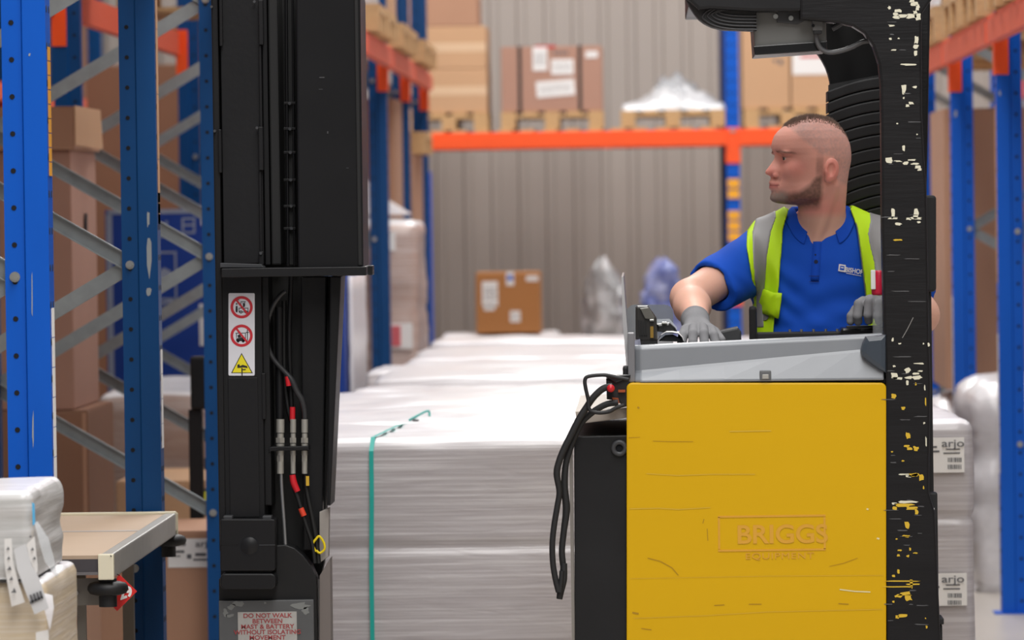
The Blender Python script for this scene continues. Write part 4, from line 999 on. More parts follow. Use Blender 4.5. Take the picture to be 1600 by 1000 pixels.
W_ = [(1403, 17, 9, 5), (1400, 22, 7, 4), (1402, 27, 12, 5), (1411, 25, 14, 4), (1424, 25, 14, 6), (1434, 26, 8, 9), (1430, 20, 6, 6), (1428, 6, 10, 6), (1434, 11, 6, 8), (1425, 1, 8, 5), (1390, 12, 5, 5), (1393, 40, 9, 3), (1391, 61, 4, 3), (1404, 60, 3, 2), (1432, 62, 6, 12), (1431, 74, 8, 6), (1431, 83, 5, 8), (1397, 78, 10, 2.4), (1421, 101, 22, 2.6),
      (1412, 140, 7, 14), (1429, 136, 7, 3), (1412, 153, 3, 3), (1424, 161, 8, 4), (1418, 165, 6, 3), (1412, 232, 4, 7), (1390, 251, 11, 8), (1403, 252, 12, 2), (1415, 255, 9, 4), (1425, 250, 12, 2), (1430, 256, 12, 3), (1434, 261, 8, 4), (1437, 265, 6, 3), (1433, 210, 2, 2), (1402, 193, 3, 2),
      (1395, 334, 6, 13), (1394, 341, 16, 3), (1431, 333, 8, 14), (1431, 341, 20, 3), (1420, 342, 8, 3), (1404, 350, 9, 4), (1436, 347, 6, 3), (1395, 531, 3, 5), (1406, 537, 5, 2), (1443, 537, 2, 2), (1451, 538, 3, 5),
      (1418, 578, 8, 8), (1397, 587, 9, 9), (1402, 591, 20, 3.4), (1420, 590, 12, 4), (1433, 590, 14, 5), (1431, 584, 10, 2.4), (1438, 580, 7, 2), (1436, 568, 20, 2.2), (1397, 572, 4, 3), (1445, 605, 2, 8), (1418, 599, 4, 7), (1444, 661, 3, 3), (1447, 690, 2, 12), (1397, 787, 8, 3), (1420, 784, 26, 4), (1413, 741, 14, 2), (1420, 744, 10, 3)]
Y_ = [(1431, 600, 3, 4), (1396, 619, 7, 6), (1411, 638, 6, 4), (1419, 680, 6, 9), (1416, 697, 8, 3), (1421, 701, 8, 3), (1431, 701, 8, 6), (1427, 742, 16, 5), (1439, 745, 7, 9), (1394, 706, 3, 2), (1411, 720, 4, 2), (1443, 762, 2, 5), (1430, 742, 10, 4), (1398, 794, 8, 5), (1412, 789, 30, 5), (1425, 794, 16, 5), (1432, 800, 5, 9), (1417, 820, 7, 10), (1416, 838, 10, 3), (1401, 842, 3, 2), (1406, 860, 6, 2), (1404, 868, 5, 3), (1422, 858, 3, 4), (1430, 864, 6, 2), (1418, 869, 5, 3), (1404, 893, 4, 7), (1396, 900, 6, 3), (1409, 908, 48, 1.8), (1404, 917, 40, 1.8), (1428, 913, 20, 2), (1414, 928, 22, 6), (1420, 934, 10, 8), (1404, 931, 10, 5), (1411, 962, 16, 5), (1402, 964, 6, 4), (1424, 912, 4, 12), (1448, 980, 3, 4), (1446, 966, 2, 2), (1403, 375, 14, 2), (1396, 940, 3, 3), (1446, 628, 2, 10)]
pchips('cream_paint_chips', W_, CHW, 2); pchips('yellow_paint_chips', Y_, CHY, 3)
pchips('grey_scuffs', [(1404 + rc.uniform(-18, 36), 20 + rc.random() * 960, rc.uniform(6, 26), rc.uniform(.8, 1.8)) for _ in range(40)], CHG, 5)
part('scratch_line', pil, lambda b: b.tube(q3([(1410, 528), (1418, 514), (1427, 496)], YN - .0005), .0012, mat('scratch_grey', (130, 128, 126), .4), 5))
part('pillar_far', truck, lambda b: px_poly(b, [(1378, -60), (1455, -60), (1448, 300), (1454, 600), (1470, 1240), (1388, 1240), (1384, 600), (1376, 130)], YF - .07, YF, PIL, .006))
part('pillar_crossbar', truck, lambda b: (b.box(X(1392), X(1440), YN + .07, YF - .07, .15, Z(520), BLACKM)))
# roof
def roof(b):
    px_poly(b, [(1068, -6), (1070, -60), (1456, -60), (1456, 0), (1442, 17), (1175, 18), (1110, 14), (1092, 16)], YN + .004, YN + .12, BLACKP, .008)
    px_poly(b, [(1100, -6), (1100, -60), (1436, -60), (1436, 0), (1430, 10), (1175, 10), (1130, 8)], YF - .12, YF, BLACKP, .008)
    px_box(b, 1076, -50, 1110, 6, YN + .1, YF - .1, BLACKP, .004); px_box(b, 1410, -50, 1450, 6, YN + .1, YF - .1, BLACKP, .004)
for _x in (1165, 1215, 1265, 1315, 1365): part('roof_bar', truck, lambda b: px_box(b, _x, -40, _x + 11, -8, YN + .11, YF - .11, BLACKP, .003))
roof_o = part('roof_plate', truck, roof, label='black guard roof')
part('roof_corner', truck, lambda b: px_poly(b, [(1068, -10), (1074, 4), (1084, 20), (1092, 30), (1100, 36), (1112, 42), (1128, 46), (1182, 48), (1182, 10), (1100, -10)], YN + .03, YN + .12, BLACKM, .008), label='ribbed rounded roof corner')
rco = [o for o in COL.objects if o.name == 'roof_corner'][0]
for k in range(5):
    d = k * 5.2
    part('roof_rib', rco, lambda b: b.tube(q3([(1183, 46 - d), (1150, 45.5 - d), (1128 + d * .2, 43 - d), (1112 + d * .6, 38 - d * .9), (1101 + d * 1.1, 31 - d * .7), (1098 + d * 1.5, 26 - d * .5), (1105 + d * 1.6, 17 - d * .1), (1120 + d, 12)], YN + .028), .0024, mat('rib_grey', (50, 50, 53), .4), 6))
part('roof_box', truck, lambda b: px_poly(b, [(1175, 17), (1290, 17), (1292, 78), (1180, 86)], YN + .08, YN + .4, mat('grey_control_box', (122, 122, 120), .45, .3, var=.15, scale=4), .003), label='grey metal box under the roof')
rbx = [o for o in COL.objects if o.name == 'roof_box'][0]
part('box_lip', rbx, lambda b: px_poly(b, [(1177, 72), (1292, 64), (1292, 79), (1184, 86), (1179, 86)], YN + .07, YN + .09, BLACKG, .002))
part('box_bracket', rbx, lambda b: (px_poly(b, [(1213, 17), (1262, 17), (1262, 30), (1246, 38), (1214, 35)], YN + .06, YN + .08, DARKSTEEL, .002), [b.cyl((X(p), YN + .06, Z(y)), (X(p), YN + .052, Z(y)), .006, BOLT, seg=10) for p, y in ((1219, 26), (1243, 29))]))
part('cable_plug', rbx, lambda b: (px_box(b, 1269, 17, 1286, 48, YN + .03, YN + .07, mat('plug_grey', (92, 92, 92), .5), .003), b.cyl((X(1277), YN + .03, Z(42)), (X(1277), YN + .028, Z(42)), .004, HOLE, seg=8), px_box(b, 1271, 47, 1284, 53, YN + .03, YN + .06, BLACKM, .002)))
part('cable', rbx, lambda b: b.tube(q3([(1275, 50), (1277, 66), (1284, 77), (1296, 82), (1312, 80), (1330, 74), (1346, 66), (1358, 64)], YN + .05), .0058, mat('grey_cable', (84, 84, 86), .45), 8), label='grey looped cable')
part('hose_stub', rbx, lambda b: b.tube(q3([(1300, 45), (1312, 38), (1322, 29)], YN + .04), .007, DARKSTEEL, 8))
# seat shell behind the driver
def shell(b):
    px_poly(b, [(1290, 34), (1440, 20), (1440, 640), (1384, 640), (1384, 350), (1330, 320), (1300, 180), (1299, 150), (1298.5, 138), (1297, 126), (1294.5, 116), (1291, 106), (1286.5, 97), (1281, 88), (1275, 80), (1274, 60)], 13.22, 13.3, mat('deep_black_shell', (9, 9, 10), .6, spec=.2))
part('rear_shell', truck, shell, label='smooth black rear shell')
def ribpad(b):
    bands = []
    L = [(1293, 143), (1293, 162), (1294, 177), (1300, 192), (1307, 208), (1313, 222), (1321, 254), (1321, 274), (1319, 293), (1322, 309), (1332, 328), (1350, 345)]
    n = len(L) - 1
    for k in range(n):
        (x0, y0), (x1, y1) = L[k], L[k + 1]
        dz = 18 - k * .2
        pts = [(x0, y0 + 1), (1335, y0 - 11 + 1), (1400, y0 - dz + 1), (1400, y1 - dz - 1), (1335, y1 - 11 - 1), (x1, y1 - 1)]
        px_poly(b, pts, 13.1 + .004, 13.22, RUBBER)
bp_ = empty('backrest_pad', P(1340, 240, 13.1)); bp_.parent = truck; bp_.matrix_parent_inverse = world_of(truck).inverted()
bp_['label'] = 'ribbed black seat back'
LL = [(1293, 142), (1293, 160), (1293, 178), (1294, 196), (1295, 214), (1297, 232), (1299, 252), (1302, 272), (1306, 290), (1310, 308), (1314, 326), (1318, 344), (1322, 362)]
for k in range(len(LL) - 1):
    (x0, y0), (x1, y1) = LL[k], LL[k + 1]
    def rb_(b, x0=x0, y0=y0, x1=x1, y1=y1):
        g = .8; xs_ = [x0 + (1402 - x0) * t / 8 for t in range(9)]
        arc = lambda t: -24 * (1 - (1 - t / 8) ** 2)
        px_poly(b, [(x, y0 + arc(t) + g) for t, x in enumerate(xs_)] + [(x1 + (1402 - x1) * t / 8, y1 + arc(t) - g) for t in range(8, -1, -1)], 13.08, 13.2, mat('ribbed_rubber', (26, 26, 28), .5, var=.06, spec=.35), .004)
    part('rib', bp_, rb_)
part('pad_core', bp_, lambda b: px_poly(b, [(1296, 132), (1400, 112), (1400, 640), (1330, 640), (1298, 240)], 13.1, 13.19, BLACKM))
# pad right of the pillar, foot step, stickers
part('side_mirror', truck, lambda b: px_poly(b, rpoly(1444, 305, 1463, 456, 6), YN + .2, YN + .26, BLACKM, .006), label='slim black pad right of the pillar')
part('rear_post', truck, lambda b: px_box(b, 1446, 440, 1460, 1240, YN + .22, YN + .26, BLACKM, .004))
part('white_sticker', truck, lambda b: px_box(b, 1444, 482, 1450, 512, YN + .19, YN + .195, PAPER))
part('rear_step', truck, lambda b: (px_box(b, 1452, 770, 1466, 968, YN + .05, YN + .1, BLACKM, .004), px_box(b, 1450, 966, 1475, 976, YN + .03, YN + .14, BLACKM, .003), px_box(b, 1458, 976, 1474, 1240, YN + .05, YN + .1, BLACKM, .004)))
part('warning_sticker', truck, lambda b: px_box(b, 1454, 826, 1461, 902, YN + .046, YN + .05, mat('lime_label', (190, 200, 40), .5)), label='lime yellow warning sticker')
part('warning_sticker', truck, lambda b: px_box(b, 1453, 794, 1460, 808, YN + .046, YN + .05, PAPER), label='small white sticker')
for (px, yy) in ((1330, YN + .3), (1330, YF - .3), (1060, YN + .2), (1060, YF - .2)):
    part('wheel', truck, lambda b: b.cyl((X(px), yy - .06, .17), (X(px), yy + .06, .17), .168, RUBBER, seg=32))
part('reach_leg', truck, lambda b: b.box(-1.0, X(905), YN + .02, YN + .16, .07, .27, BLACKP, .01)); part('reach_leg', truck, lambda b: b.box(-1.0, X(905), YF - .16, YF - .02, .07, .27, BLACKP, .01))

# ---- mast
MB1 = mat('mast_black', (18, 18, 20), .45, spec=.3, var=.25, scale=5, stretch=(1, 1, .4), rvar=.1); MB2 = mat('mast_panel_black', (23, 23, 25), .4, spec=.3, var=.3, scale=3, stretch=(1, 1, .5), rvar=.1, bump=.04)
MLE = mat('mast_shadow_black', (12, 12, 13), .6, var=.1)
YM = 12.3
mast = empty('mast', (X(440), YM, 0)); mast.parent = truck; mast.matrix_parent_inverse = world_of(truck).inverted(); mast['label'] = 'tall black lifting mast'
def mp(name, f, **k): return part(name, mast, f, **k)
mp('outer_channel', lambda b: (px_box(b, 336, -60, 346, 860, YM - .01, YM + .2, MB1, .003), px_box(b, 346, -60, 409, 412, YM + .006, YM + .1, MB2, .002)))
mp('channel_edge', lambda b: (px_box(b, 342, -60, 347, 72, YM - .018, YM, MB1, .002), px_box(b, 341, 202, 346, 270, YM - .018, YM, MB1, .002), px_box(b, 404, 0, 411, 70, YM - .014, YM + .01, MB1, .002), px_box(b, 405, 70, 409, 200, YM - .006, YM + .01, MB1, .002), px_box(b, 404, 198, 411, 266, YM - .014, YM + .01, MB1, .002), px_box(b, 405, 266, 409, 394, YM - .006, YM + .01, MB1, .002), px_box(b, 404, 393, 412, 414, YM - .016, YM + .01, MB1, .002)))
for (px, py) in ((339, 10), (406, 3), (341, 204), (407, 200), (410, 396)):
    mp('rivet', lambda b: b.cyl((X(px, YM), YM - .022, Z(py, YM, 400)), (X(px, YM), YM - .01, Z(py, YM, 400)), .0035, DARKSTEEL, seg=8))
mp('inner_channel', lambda b: (px_box(b, 411, -60, 419, 414, YM + .02, YM + .2, MB1, .002), px_box(b, 421, -60, 436, 414, YM + .03, YM + .2, MLE, .004), px_box(b, 336, -60, 505, 860, YM + .2, YM + .23, MLE)))
mp('lift_chain', lambda b: (px_box(b, 446, -60, 460, 414, YM + .06, YM + .075, MLE, .002),))
for py in (161, 201, 238, 281, 322, 357):
    mp('chain_link', lambda b: (px_box(b, 443, py - 2, 462, py + 2, YM + .045, YM + .06, MB1, .001), b.cyl((X(456, YM), YM + .035, Z(py, YM, 450)), (X(456, YM), YM + .045, Z(py, YM, 450)), .004, DARKSTEEL, seg=8)))
mp('guide_rail', lambda b: b.tube([P(447, -60, YM + .05), P(450, 415, YM + .05)], .004, MB1, 6, sub=1)); mp('guide_rail', lambda b: b.tube([P(457, -60, YM + .05), P(460, 415, YM + .05)], .003, MB1, 6, sub=1))
mp('mast_cover', lambda b: px_poly(b, [(462, -60), (556, -60), (563, 0), (568, 418), (560, 428), (466, 431)], YM - .07, YM + .16, mat('cover_black', (20, 20, 22), .36, spec=.3, var=.15, scale=3, rvar=.08), .004), label='large black mast cover')
mc = [o for o in COL.objects if o.name == 'mast_cover'][0]
mp('cover_edge', lambda b: px_box(b, 556, -60, 562, 415, YM - .076, YM - .06, MLE, .002))
part('scuff', mc, lambda b: [px_box(b, *q, YM - .0715, YM - .07, mat('cover_scuff', (58, 58, 60), .5)) for q in ((499, 120, 507, 122), (498, 139, 504, 140), (511, 205, 513, 209), (541, 262, 545, 263))], kind='stuff')
mp('cross_bar', lambda b: (px_box(b, 346, 418, 572, 432, YM - .09, YM + .02, MB2, .002), px_poly(b, [(344, 411), (408, 413), (412, 418), (344, 418)], YM - .05, YM + .02, DARKSTEEL, .001), px_box(b, 556, 415, 582, 430, YM + .02, YM + .1, MB2, .002)), label='black cross bar')
# lower mast
mp('sticker_column', lambda b: (px_box(b, 345, 432, 411, 811, YM + .0, YM + .12, MB1, .002), px_box(b, 358, 590, 404, 808, YM - .004, YM, MB2, .001)))
mp('column_rib', lambda b: (px_box(b, 411, 432, 422, 790, YM + .01, YM + .14, MB1, .003), px_box(b, 409, 583, 415, 655, YM - .004, YM + .01, MB1, .002)))
for (a, c, d, e) in ((342, 588, 343, 0),): pass
mp('hose_column', lambda b: (px_poly(b, [(470, 432), (524, 432), (512, 700), (506, 880), (500, 905), (420, 905), (424, 850), (424, 432)], YM + .14, YM + .2, MLE), px_poly(b, [(470, 432), (510, 432), (503, 860), (474, 860)], YM + .08, YM + .15, MB2, .003), px_poly(b, [(516, 432), (533, 432), (516, 790), (511, 790)], YM + .02, YM + .2, MB1, .003)))
mp('support_plate', lambda b: px_poly(b, [(342, 955), (342, 905), (430, 905), (430, 852), (446, 851), (460, 856), (474, 868), (486, 884), (494, 903), (498, 1240), (342, 1240)], YM + .02, YM + .1, mat('plate_black', (27, 27, 28), .4, spec=.3, var=.2, scale=6), .003), label='curved black support plate')
mp('roller_block', lambda b: (px_poly(b, rpoly(344, 811, 430, 892, 4), YM - .05, YM + .05, mat('block_black', (21, 21, 23), .38, spec=.3, var=.15), .003), px_poly(b, rpoly(344, 896, 431, 921, 8), YM - .05, YM + .04, MATS['block_black'], .004), px_box(b, 352, 888, 424, 898, YM - .03, YM + .03, MLE)), label='black roller block')
rbk = [o for o in COL.objects if o.name == 'roller_block'][0]
part('round_boss', rbk, lambda b: b.lathe((X(387, YM), YM - .052, Z(851, YM, 390)), [(0, 0), (.0205, 0), (.0215, .001), (.0225, .003)], MB2, 32, 'Y'))
part('boss_groove', rbk, lambda b: b.lathe((X(387, YM), YM - .0515, Z(851, YM, 390)), [(.0215, 0), (.0238, 0)], HOLE, 32, 'Y'))
part('bolt_cap', rbk, lambda b: px_box(b, 349, 806, 363, 812, YM - .04, YM, DARKSTEEL, .002)); part('bolt_cap', rbk, lambda b: px_box(b, 410, 806, 424, 812, YM - .04, YM, DARKSTEEL, .002))
part('weld_line', rbk, lambda b: (px_box(b, 403, 851, 430, 852.2, YM - .0512, YM - .05, DARKSTEEL), px_box(b, 344, 850, 372, 851, YM - .0512, YM - .05, MATS['plate_black'])))
for (a, c, d, e, r_) in ((0, 0, 0, 0, 0),): pass
GP = mat('grey_worn_panel', (84, 85, 86), .45, .1, var=.25, scale=9, rvar=.1)
mp('lower_panel', lambda b: px_box(b, 344, 938, 492, 1240, YM + .0, YM + .02, GP, .002), label='worn grey lower panel')
lp = [o for o in COL.objects if o.name == 'lower_panel'][0]
rz = random.Random(4)
def worn(b):
    for (cx, cy, w_, h_) in ((374, 944, 22, 12), (362, 948, 14, 10), (352, 958, 10, 14), (468, 946, 34, 12), (478, 954, 14, 16), (414, 942, 5, 4), (360, 962, 14, 6)):
        pts = []
        for k in range(12):
            t = 2 * PI * k / 12; q = rz.uniform(.5, 1.15); pts.append((cx + w_ / 2 * q * math.cos(t), cy + h_ / 2 * q * math.sin(t)))
        px_poly(b, pts, YM - .0006, YM + .001, mat('worn_patch', (118, 120, 118), .5, var=.1))
part('worn_patches', lp, worn, kind='stuff')
nt_ = part('notice_plate', lp, lambda b: px_box(b, 372, 956, 464, 1030, YM - .002, YM, mat('silver_notice', (176, 174, 170), .35, .3, var=.25, scale=30)), label='silver notice plate with red lettering')
REDT = mat('faded_red_print', (150, 60, 62), .5)
for i, (ln, xs_) in enumerate((('DO NOT WALK', 1.0), ('BETWEEN', 1.0), ('MAST & BATTERY', 1.0), ('WITHOUT ISOLATING', .98), ('MOVEMENT', 1.0))):
    text(ln, P(418, 962 + i * 8.6, YM) + Vector((0, -.0024, 0)), .0150, REDT, nt_, xs=xs_ * 1.1, bold=.00035)
mp('side_rail', lambda b: (px_poly(b, [(499, 800), (514, 794), (513, 870), (499, 880)], YM + .05, YM + .1, mat('worn_pale_rail', (150, 144, 138), .5, var=.25, scale=12), .002), px_poly(b, [(499, 900), (516, 872), (520, 1240), (499, 1240)], YM + .04, YM + .12, mat('grey_rail', (118, 110, 106), .45, .2, var=.12), .002)), label='worn pale edge rail')
mp('tie_clip', lambda b: b.tube(q3([(493, 862), (489, 850), (494, 842), (499, 838), (506, 848), (507, 858), (500, 864), (494, 860)], YM + .03), .0032, mat('yellow_clip', (226, 200, 20), .4), 6), label='yellow plastic clip')
# hoses and fittings
mp('hose', lambda b: b.tube(q3([(446, 455), (438, 462), (428, 476), (420, 496), (416, 520), (420, 545), (428, 562), (444, 580), (456, 594), (464, 612), (472, 626), (476, 645), (476, 662)], YM + .03), [.0062] * 8 + [.0075] * 3 + [.0065] * 2, mat('hose_black', (44, 44, 46), .4, var=.15), 10), label='bowed black hose')
mp('hose', lambda b: b.tube(q3([(444, 470), (444, 570), (449, 630), (456, 660)], YM + .06), .006, MLE, 8))
mp('hose', lambda b: b.tube(q3([(455, 432), (452, 520), (454, 600), (457, 660)], YM + .05), .0058, MB1, 8))
mp('lift_pipe', lambda b: b.tube([P(436, 480, YM + .05), P(437, 655, YM + .05)], .0095, MB2, 12, sub=1))
mp('red_sleeve', lambda b: (b.tube([P(449, 588, YM + .03), P(451, 603, YM + .03)], .0066, RED, 10, sub=1),)); mp('red_sleeve', lambda b: (b.tube([P(457, 636, YM + .04), P(457, 657, YM + .04)], .0070, RED, 10, sub=1)))
STEEL = mat('fitting_steel', (176, 174, 166), .35, .55, var=.15, scale=40)
for (px, w1) in ((438, 13), (458, 9.5), (476, 10.5)):
    def fit(b, px=px, w1=w1):
        k = w1 / 2 / 645
        for (y0, y1, s, sg) in ((655, 676, 1.0, 14), (677, 684, .85, 14), (684, 692, 1.15, 6), (693, 698, 1.0, 14), (704, 711, .95, 14), (711, 721, .9, 6), (721, 740, .85, 14)):
            b.cyl(P(px, y1, YM + .03), P(px, y0, YM + .03), k * s * 1.02, STEEL, seg=sg, smooth=sg > 6)
    mp('pipe_fitting', fit, label='steel hose coupling')
mp('clamp_plate', lambda b: px_poly(b, [(420, 700), (424, 698), (482, 697), (483, 703), (424, 705), (420, 708)], YM + .005, YM + .06, MB1, .002))
mp('steel_pipe', lambda b: b.tube(q3([(439, 722), (440, 760), (444, 820), (446, 855)], YM + .03), .0046, mat('bright_pipe', (160, 162, 164), .3, .8), 10), label='thin bright steel pipe')
mp('lower_hose', lambda b: b.tube(q3([(458, 742), (460, 760), (466, 780), (472, 800), (480, 825), (488, 850), (492, 880)], YM + .03), [.0062, .0066, .0055, .0055, .0052, .005, .005], MLE, 8))
mp('lower_hose', lambda b: b.tube(q3([(477, 742), (480, 770), (488, 810), (495, 850), (498, 880)], YM + .04), .0058, MLE, 8))
mp('red_tape_band', lambda b: b.tube(q3([(457, 742), (459, 754), (465, 768)], YM + .028), [.0075, .0085, .0075], RED, 10)); mp('red_tape_band', lambda b: b.tube(q3([(470, 794), (475, 806)], YM + .026), .0072, mat('orange_red_tape', (216, 66, 40), .45), 10))
mp('yellow_tape_band', lambda b: px_box(b, 478, 744, 483, 759, YM + .025, YM + .03, mat('tape_yellow', (200, 160, 40), .5)))
# pictogram sticker
PW = mat('sticker_white', (216, 216, 222), .45, var=.04); RR = mat('sign_red', (196, 34, 48), .45); SY = mat('sign_yellow', (228, 214, 30), .45)
stk = mp('warning_sticker', lambda b: px_poly(b, rpoly(357, 458, 398, 587, 2, 3), YM - .0012, YM + .001, PW), label='white sticker with two red rings and a yellow triangle')
INK = mat('sign_ink', (24, 24, 28), .5)
def ringm(b, cx, cy, r0, r1, m, Y):
    pts0 = [P(cx + r0 * math.cos(2 * PI * k / 36), cy + r0 * math.sin(2 * PI * k / 36), Y) for k in range(36)]
    pts1 = [P(cx + r1 * math.cos(2 * PI * k / 36), cy + r1 * math.sin(2 * PI * k / 36), Y) for k in range(36)]
    b.add(pts0 + pts1, [(k, (k + 1) % 36, 36 + (k + 1) % 36, 36 + k) for k in range(36)], m)
for cy, s in ((480, 0), (524.5, 1)):
    part('prohibition_ring', stk, lambda b: (ringm(b, 377.5, cy, 13.2, 17.4, RR, YM - .0019), b.add([P(366, cy - 13, YM - .0024), P(368.5, cy - 14.5, YM - .0024), P(389.5, cy + 11.5, YM - .0024), P(387, cy + 13.5, YM - .0024)], [(0, 1, 2, 3)], RR)))
def pic1(b):
    Yi = YM - .0016
    px_poly(b, [(368.5, 478), (371, 478), (371.5, 484), (371, 488), (368.5, 488), (368, 484)], Yi, YM - .001, INK); px_poly(b, [(368.6, 476), (370.8, 476), (370.8, 473.8), (368.6, 473.8)], Yi, YM - .001, INK)
    for q in ((373, 481, 388, 482), (387, 481, 388, 488), (373, 481, 374, 488), (373, 487, 388, 488), (376, 471, 377, 481), (382, 471, 383, 477), (376, 471, 384, 472), (371, 468, 374, 469)): px_box(b, *q, Yi, YM - .001, INK)
    px_poly(b, [(379, 473), (382, 474), (383, 479), (380, 480)], Yi, YM - .001, INK)
    ringm(b, 376.5, 487.5, 1.4, 2.4, INK, Yi); ringm(b, 384.5, 487.5, 1.4, 2.4, INK, Yi)
part('pictogram', stk, pic1)
def pic2(b):
    Yi = YM - .0016
    px_poly(b, [(369, 529), (379, 527), (384, 531), (383, 533), (369, 533)], Yi, YM - .001, INK)
    for q in ((368, 520, 384, 521), (383, 520, 384, 530), (369, 521, 370, 528), (386, 515, 387.2, 532), (384, 519, 389, 520)): px_box(b, *q, Yi, YM - .001, INK)
    px_poly(b, [(371, 524), (375, 522), (377, 527), (372, 528)], Yi, YM - .001, INK)
    ringm(b, 372, 533, .2, 2.2, INK, Yi); ringm(b, 380, 533, .2, 2.2, INK, Yi)
part('pictogram', stk, pic2)
part('warning_triangle', stk, lambda b: (px_poly(b, [(377.5, 551.5), (361, 583), (395, 583)], YM - .0016, YM - .001, INK), px_poly(b, [(377.5, 554), (363, 582), (393, 582)], YM - .0022, YM - .001, SY)))
part('pictogram', stk, lambda b: [px_poly(b, q, YM - .0028, YM - .002, INK) for q in ([(371, 570), (374, 569), (375, 572), (379, 570), (386, 572), (387, 575), (380, 574), (371, 575)], [(377, 575), (379, 575), (379, 587), (377.6, 587)], [(379, 577), (384, 576.5), (384, 578), (379, 578.5)])])
# far column of the mast, carriage and forks on the far side
mp('far_column', lambda b: (px_box(b, 340, -60, 412, 1240, YF - .2, YF - .08, MB1, .003), px_box(b, 424, -60, 492, 1240, YF - .2, YF - .1, MLE, .003)))
mp('top_tie', lambda b: b.box(X(346, YM), X(520, YM), YM + .2, YF - .1, Z(431, YM, 400), Z(419, YM, 400), MB1))
# ------------------------------------------------------------------ the driver: implicit surfaces meshed with surface nets
def smin(a, b, k):
    h = np.clip(.5 + .5 * (b - a) / k, 0, 1); return b * (1 - h) + a * h - k * h * (1 - h)
def smax(a, b, k): return -smin(-a, -b, k)
def caps(p, a, b, ra, rb):
    a = np.array(a, dtype=np.float32); b = np.array(b, dtype=np.float32); ba = b - a
    x, y, z = p; px, py, pz = x - a[0], y - a[1], z - a[2]
    t = np.clip((px * ba[0] + py * ba[1] + pz * ba[2]) / float(ba @ ba), 0, 1)
    return np.sqrt((px - t * ba[0]) ** 2 + (py - t * ba[1]) ** 2 + (pz - t * ba[2]) ** 2) - (ra + (rb - ra) * t)
def ell(p, c, r, R=None):
    x, y, z = (p[0] - c[0], p[1] - c[1], p[2] - c[2])
    if R is not None:
        x, y, z = (R[0][0] * x + R[0][1] * y + R[0][2] * z, R[1][0] * x + R[1][1] * y + R[1][2] * z, R[2][0] * x + R[2][1] * y + R[2][2] * z)
    q = np.sqrt((x / r[0]) ** 2 + (y / r[1]) ** 2 + (z / r[2]) ** 2)
    g = np.sqrt((x / r[0] ** 2) ** 2 + (y / r[1] ** 2) ** 2 + (z / r[2] ** 2) ** 2) + 1e-9
    return q * (q - 1) / g
def nets(fn, xs, ys, zs):
    """surface nets on a rectilinear grid; returns vertices and quads"""
    xs, ys, zs = [np.asarray(a, dtype=np.float32) for a in (xs, ys, zs)]
    G = np.meshgrid(xs, ys, zs, indexing='ij')
    V = fn(G).astype(np.float32)
    s = V < 0
    c = s[:-1, :-1, :-1].astype(np.int8)
    tot = np.zeros_like(c)
    for i in (0, 1):
        for j in (0, 1):
            for k in (0, 1): tot += s[i:V.shape[0] - 1 + i, j:V.shape[1] - 1 + j, k:V.shape[2] - 1 + k]
    act = np.argwhere((tot > 0) & (tot < 8))
    idx = -np.ones(c.shape, dtype=np.int64); idx[act[:, 0], act[:, 1], act[:, 2]] = np.arange(len(act))
    acc = np.zeros((len(act), 3)); cnt = np.zeros(len(act))
    def pos(a): return np.stack([xs[a[:, 0]], ys[a[:, 1]], zs[a[:, 2]]], 1)
    corners = [(i, j, k) for i in (0, 1) for j in (0, 1) for k in (0, 1)]
    for a in range(8):
        for b in range(a + 1, 8):
            A, B = corners[a], corners[b]
            if sum(abs(A[q] - B[q]) for q in range(3)) != 1: continue
            ia, ib = act + A, act + B
            va, vb = V[ia[:, 0], ia[:, 1], ia[:, 2]], V[ib[:, 0], ib[:, 1], ib[:, 2]]
            m = (va < 0) != (vb < 0)
            t = np.where(m, va / (va - vb + 1e-20), 0)[:, None]
            q = pos(ia) * (1 - t) + pos(ib) * t
            acc += q * m[:, None]; cnt += m
    verts = acc / cnt[:, None]
    quads = []
    for ax in range(3):
        sl0 = [slice(None)] * 3; sl1 = [slice(None)] * 3; sl0[ax] = slice(0, -1); sl1[ax] = slice(1, None)
        ch = s[tuple(sl0)] != s[tuple(sl1)]
        e = np.argwhere(ch)
        o1, o2 = [(1, 2), (2, 0), (0, 1)][ax]
        e = e[(e[:, o1] > 0) & (e[:, o2] > 0) & (e[:, o1] < V.shape[o1] - 1) & (e[:, o2] < V.shape[o2] - 1)]
        def g(d1, d2):
            q = e.copy(); q[:, o1] -= d1; q[:, o2] -= d2; return idx[q[:, 0], q[:, 1], q[:, 2]]
        quad = np.stack([g(1, 1), g(0, 1), g(0, 0), g(1, 0)], 1)
        fl = s[e[:, 0], e[:, 1], e[:, 2]]
        quad[~fl] = quad[~fl][:, ::-1]
        quads.append(quad)
    quads = np.concatenate(quads); quads = quads[(quads >= 0).all(1)]
    return verts, quads
def nmesh(name, fn, xs, ys, zs, m, parent, relax=1, color=None, **k):
    v_, q_ = nets(fn, xs, ys, zs)
    for _ in range(relax):
        a = np.zeros_like(v_); c = np.zeros(len(v_))
        for i in range(4):
            np.add.at(a, q_[:, i], v_[q_[:, (i + 1) % 4]]); np.add.at(c, q_[:, i], 1)
            np.add.at(a, q_[:, i], v_[q_[:, (i + 3) % 4]]); np.add.at(c, q_[:, i], 1)
        v_ = .5 * v_ + .5 * a / np.maximum(c, 1)[:, None]
    me = bpy.data.meshes.new(name); me.from_pydata(v_.tolist(), [], q_.tolist()); me.materials.append(m)
    me.polygons.foreach_set('use_smooth', [True] * len(q_))
    if color is not None:
        col = color(v_); at = me.color_attributes.new('skin', 'FLOAT_COLOR', 'POINT')
        at.data.foreach_set('color', np.concatenate([col, np.ones((len(col), 1))], 1).astype(np.float32).ravel())
    me.update()
    return tag(link(name, me, parent), **k)
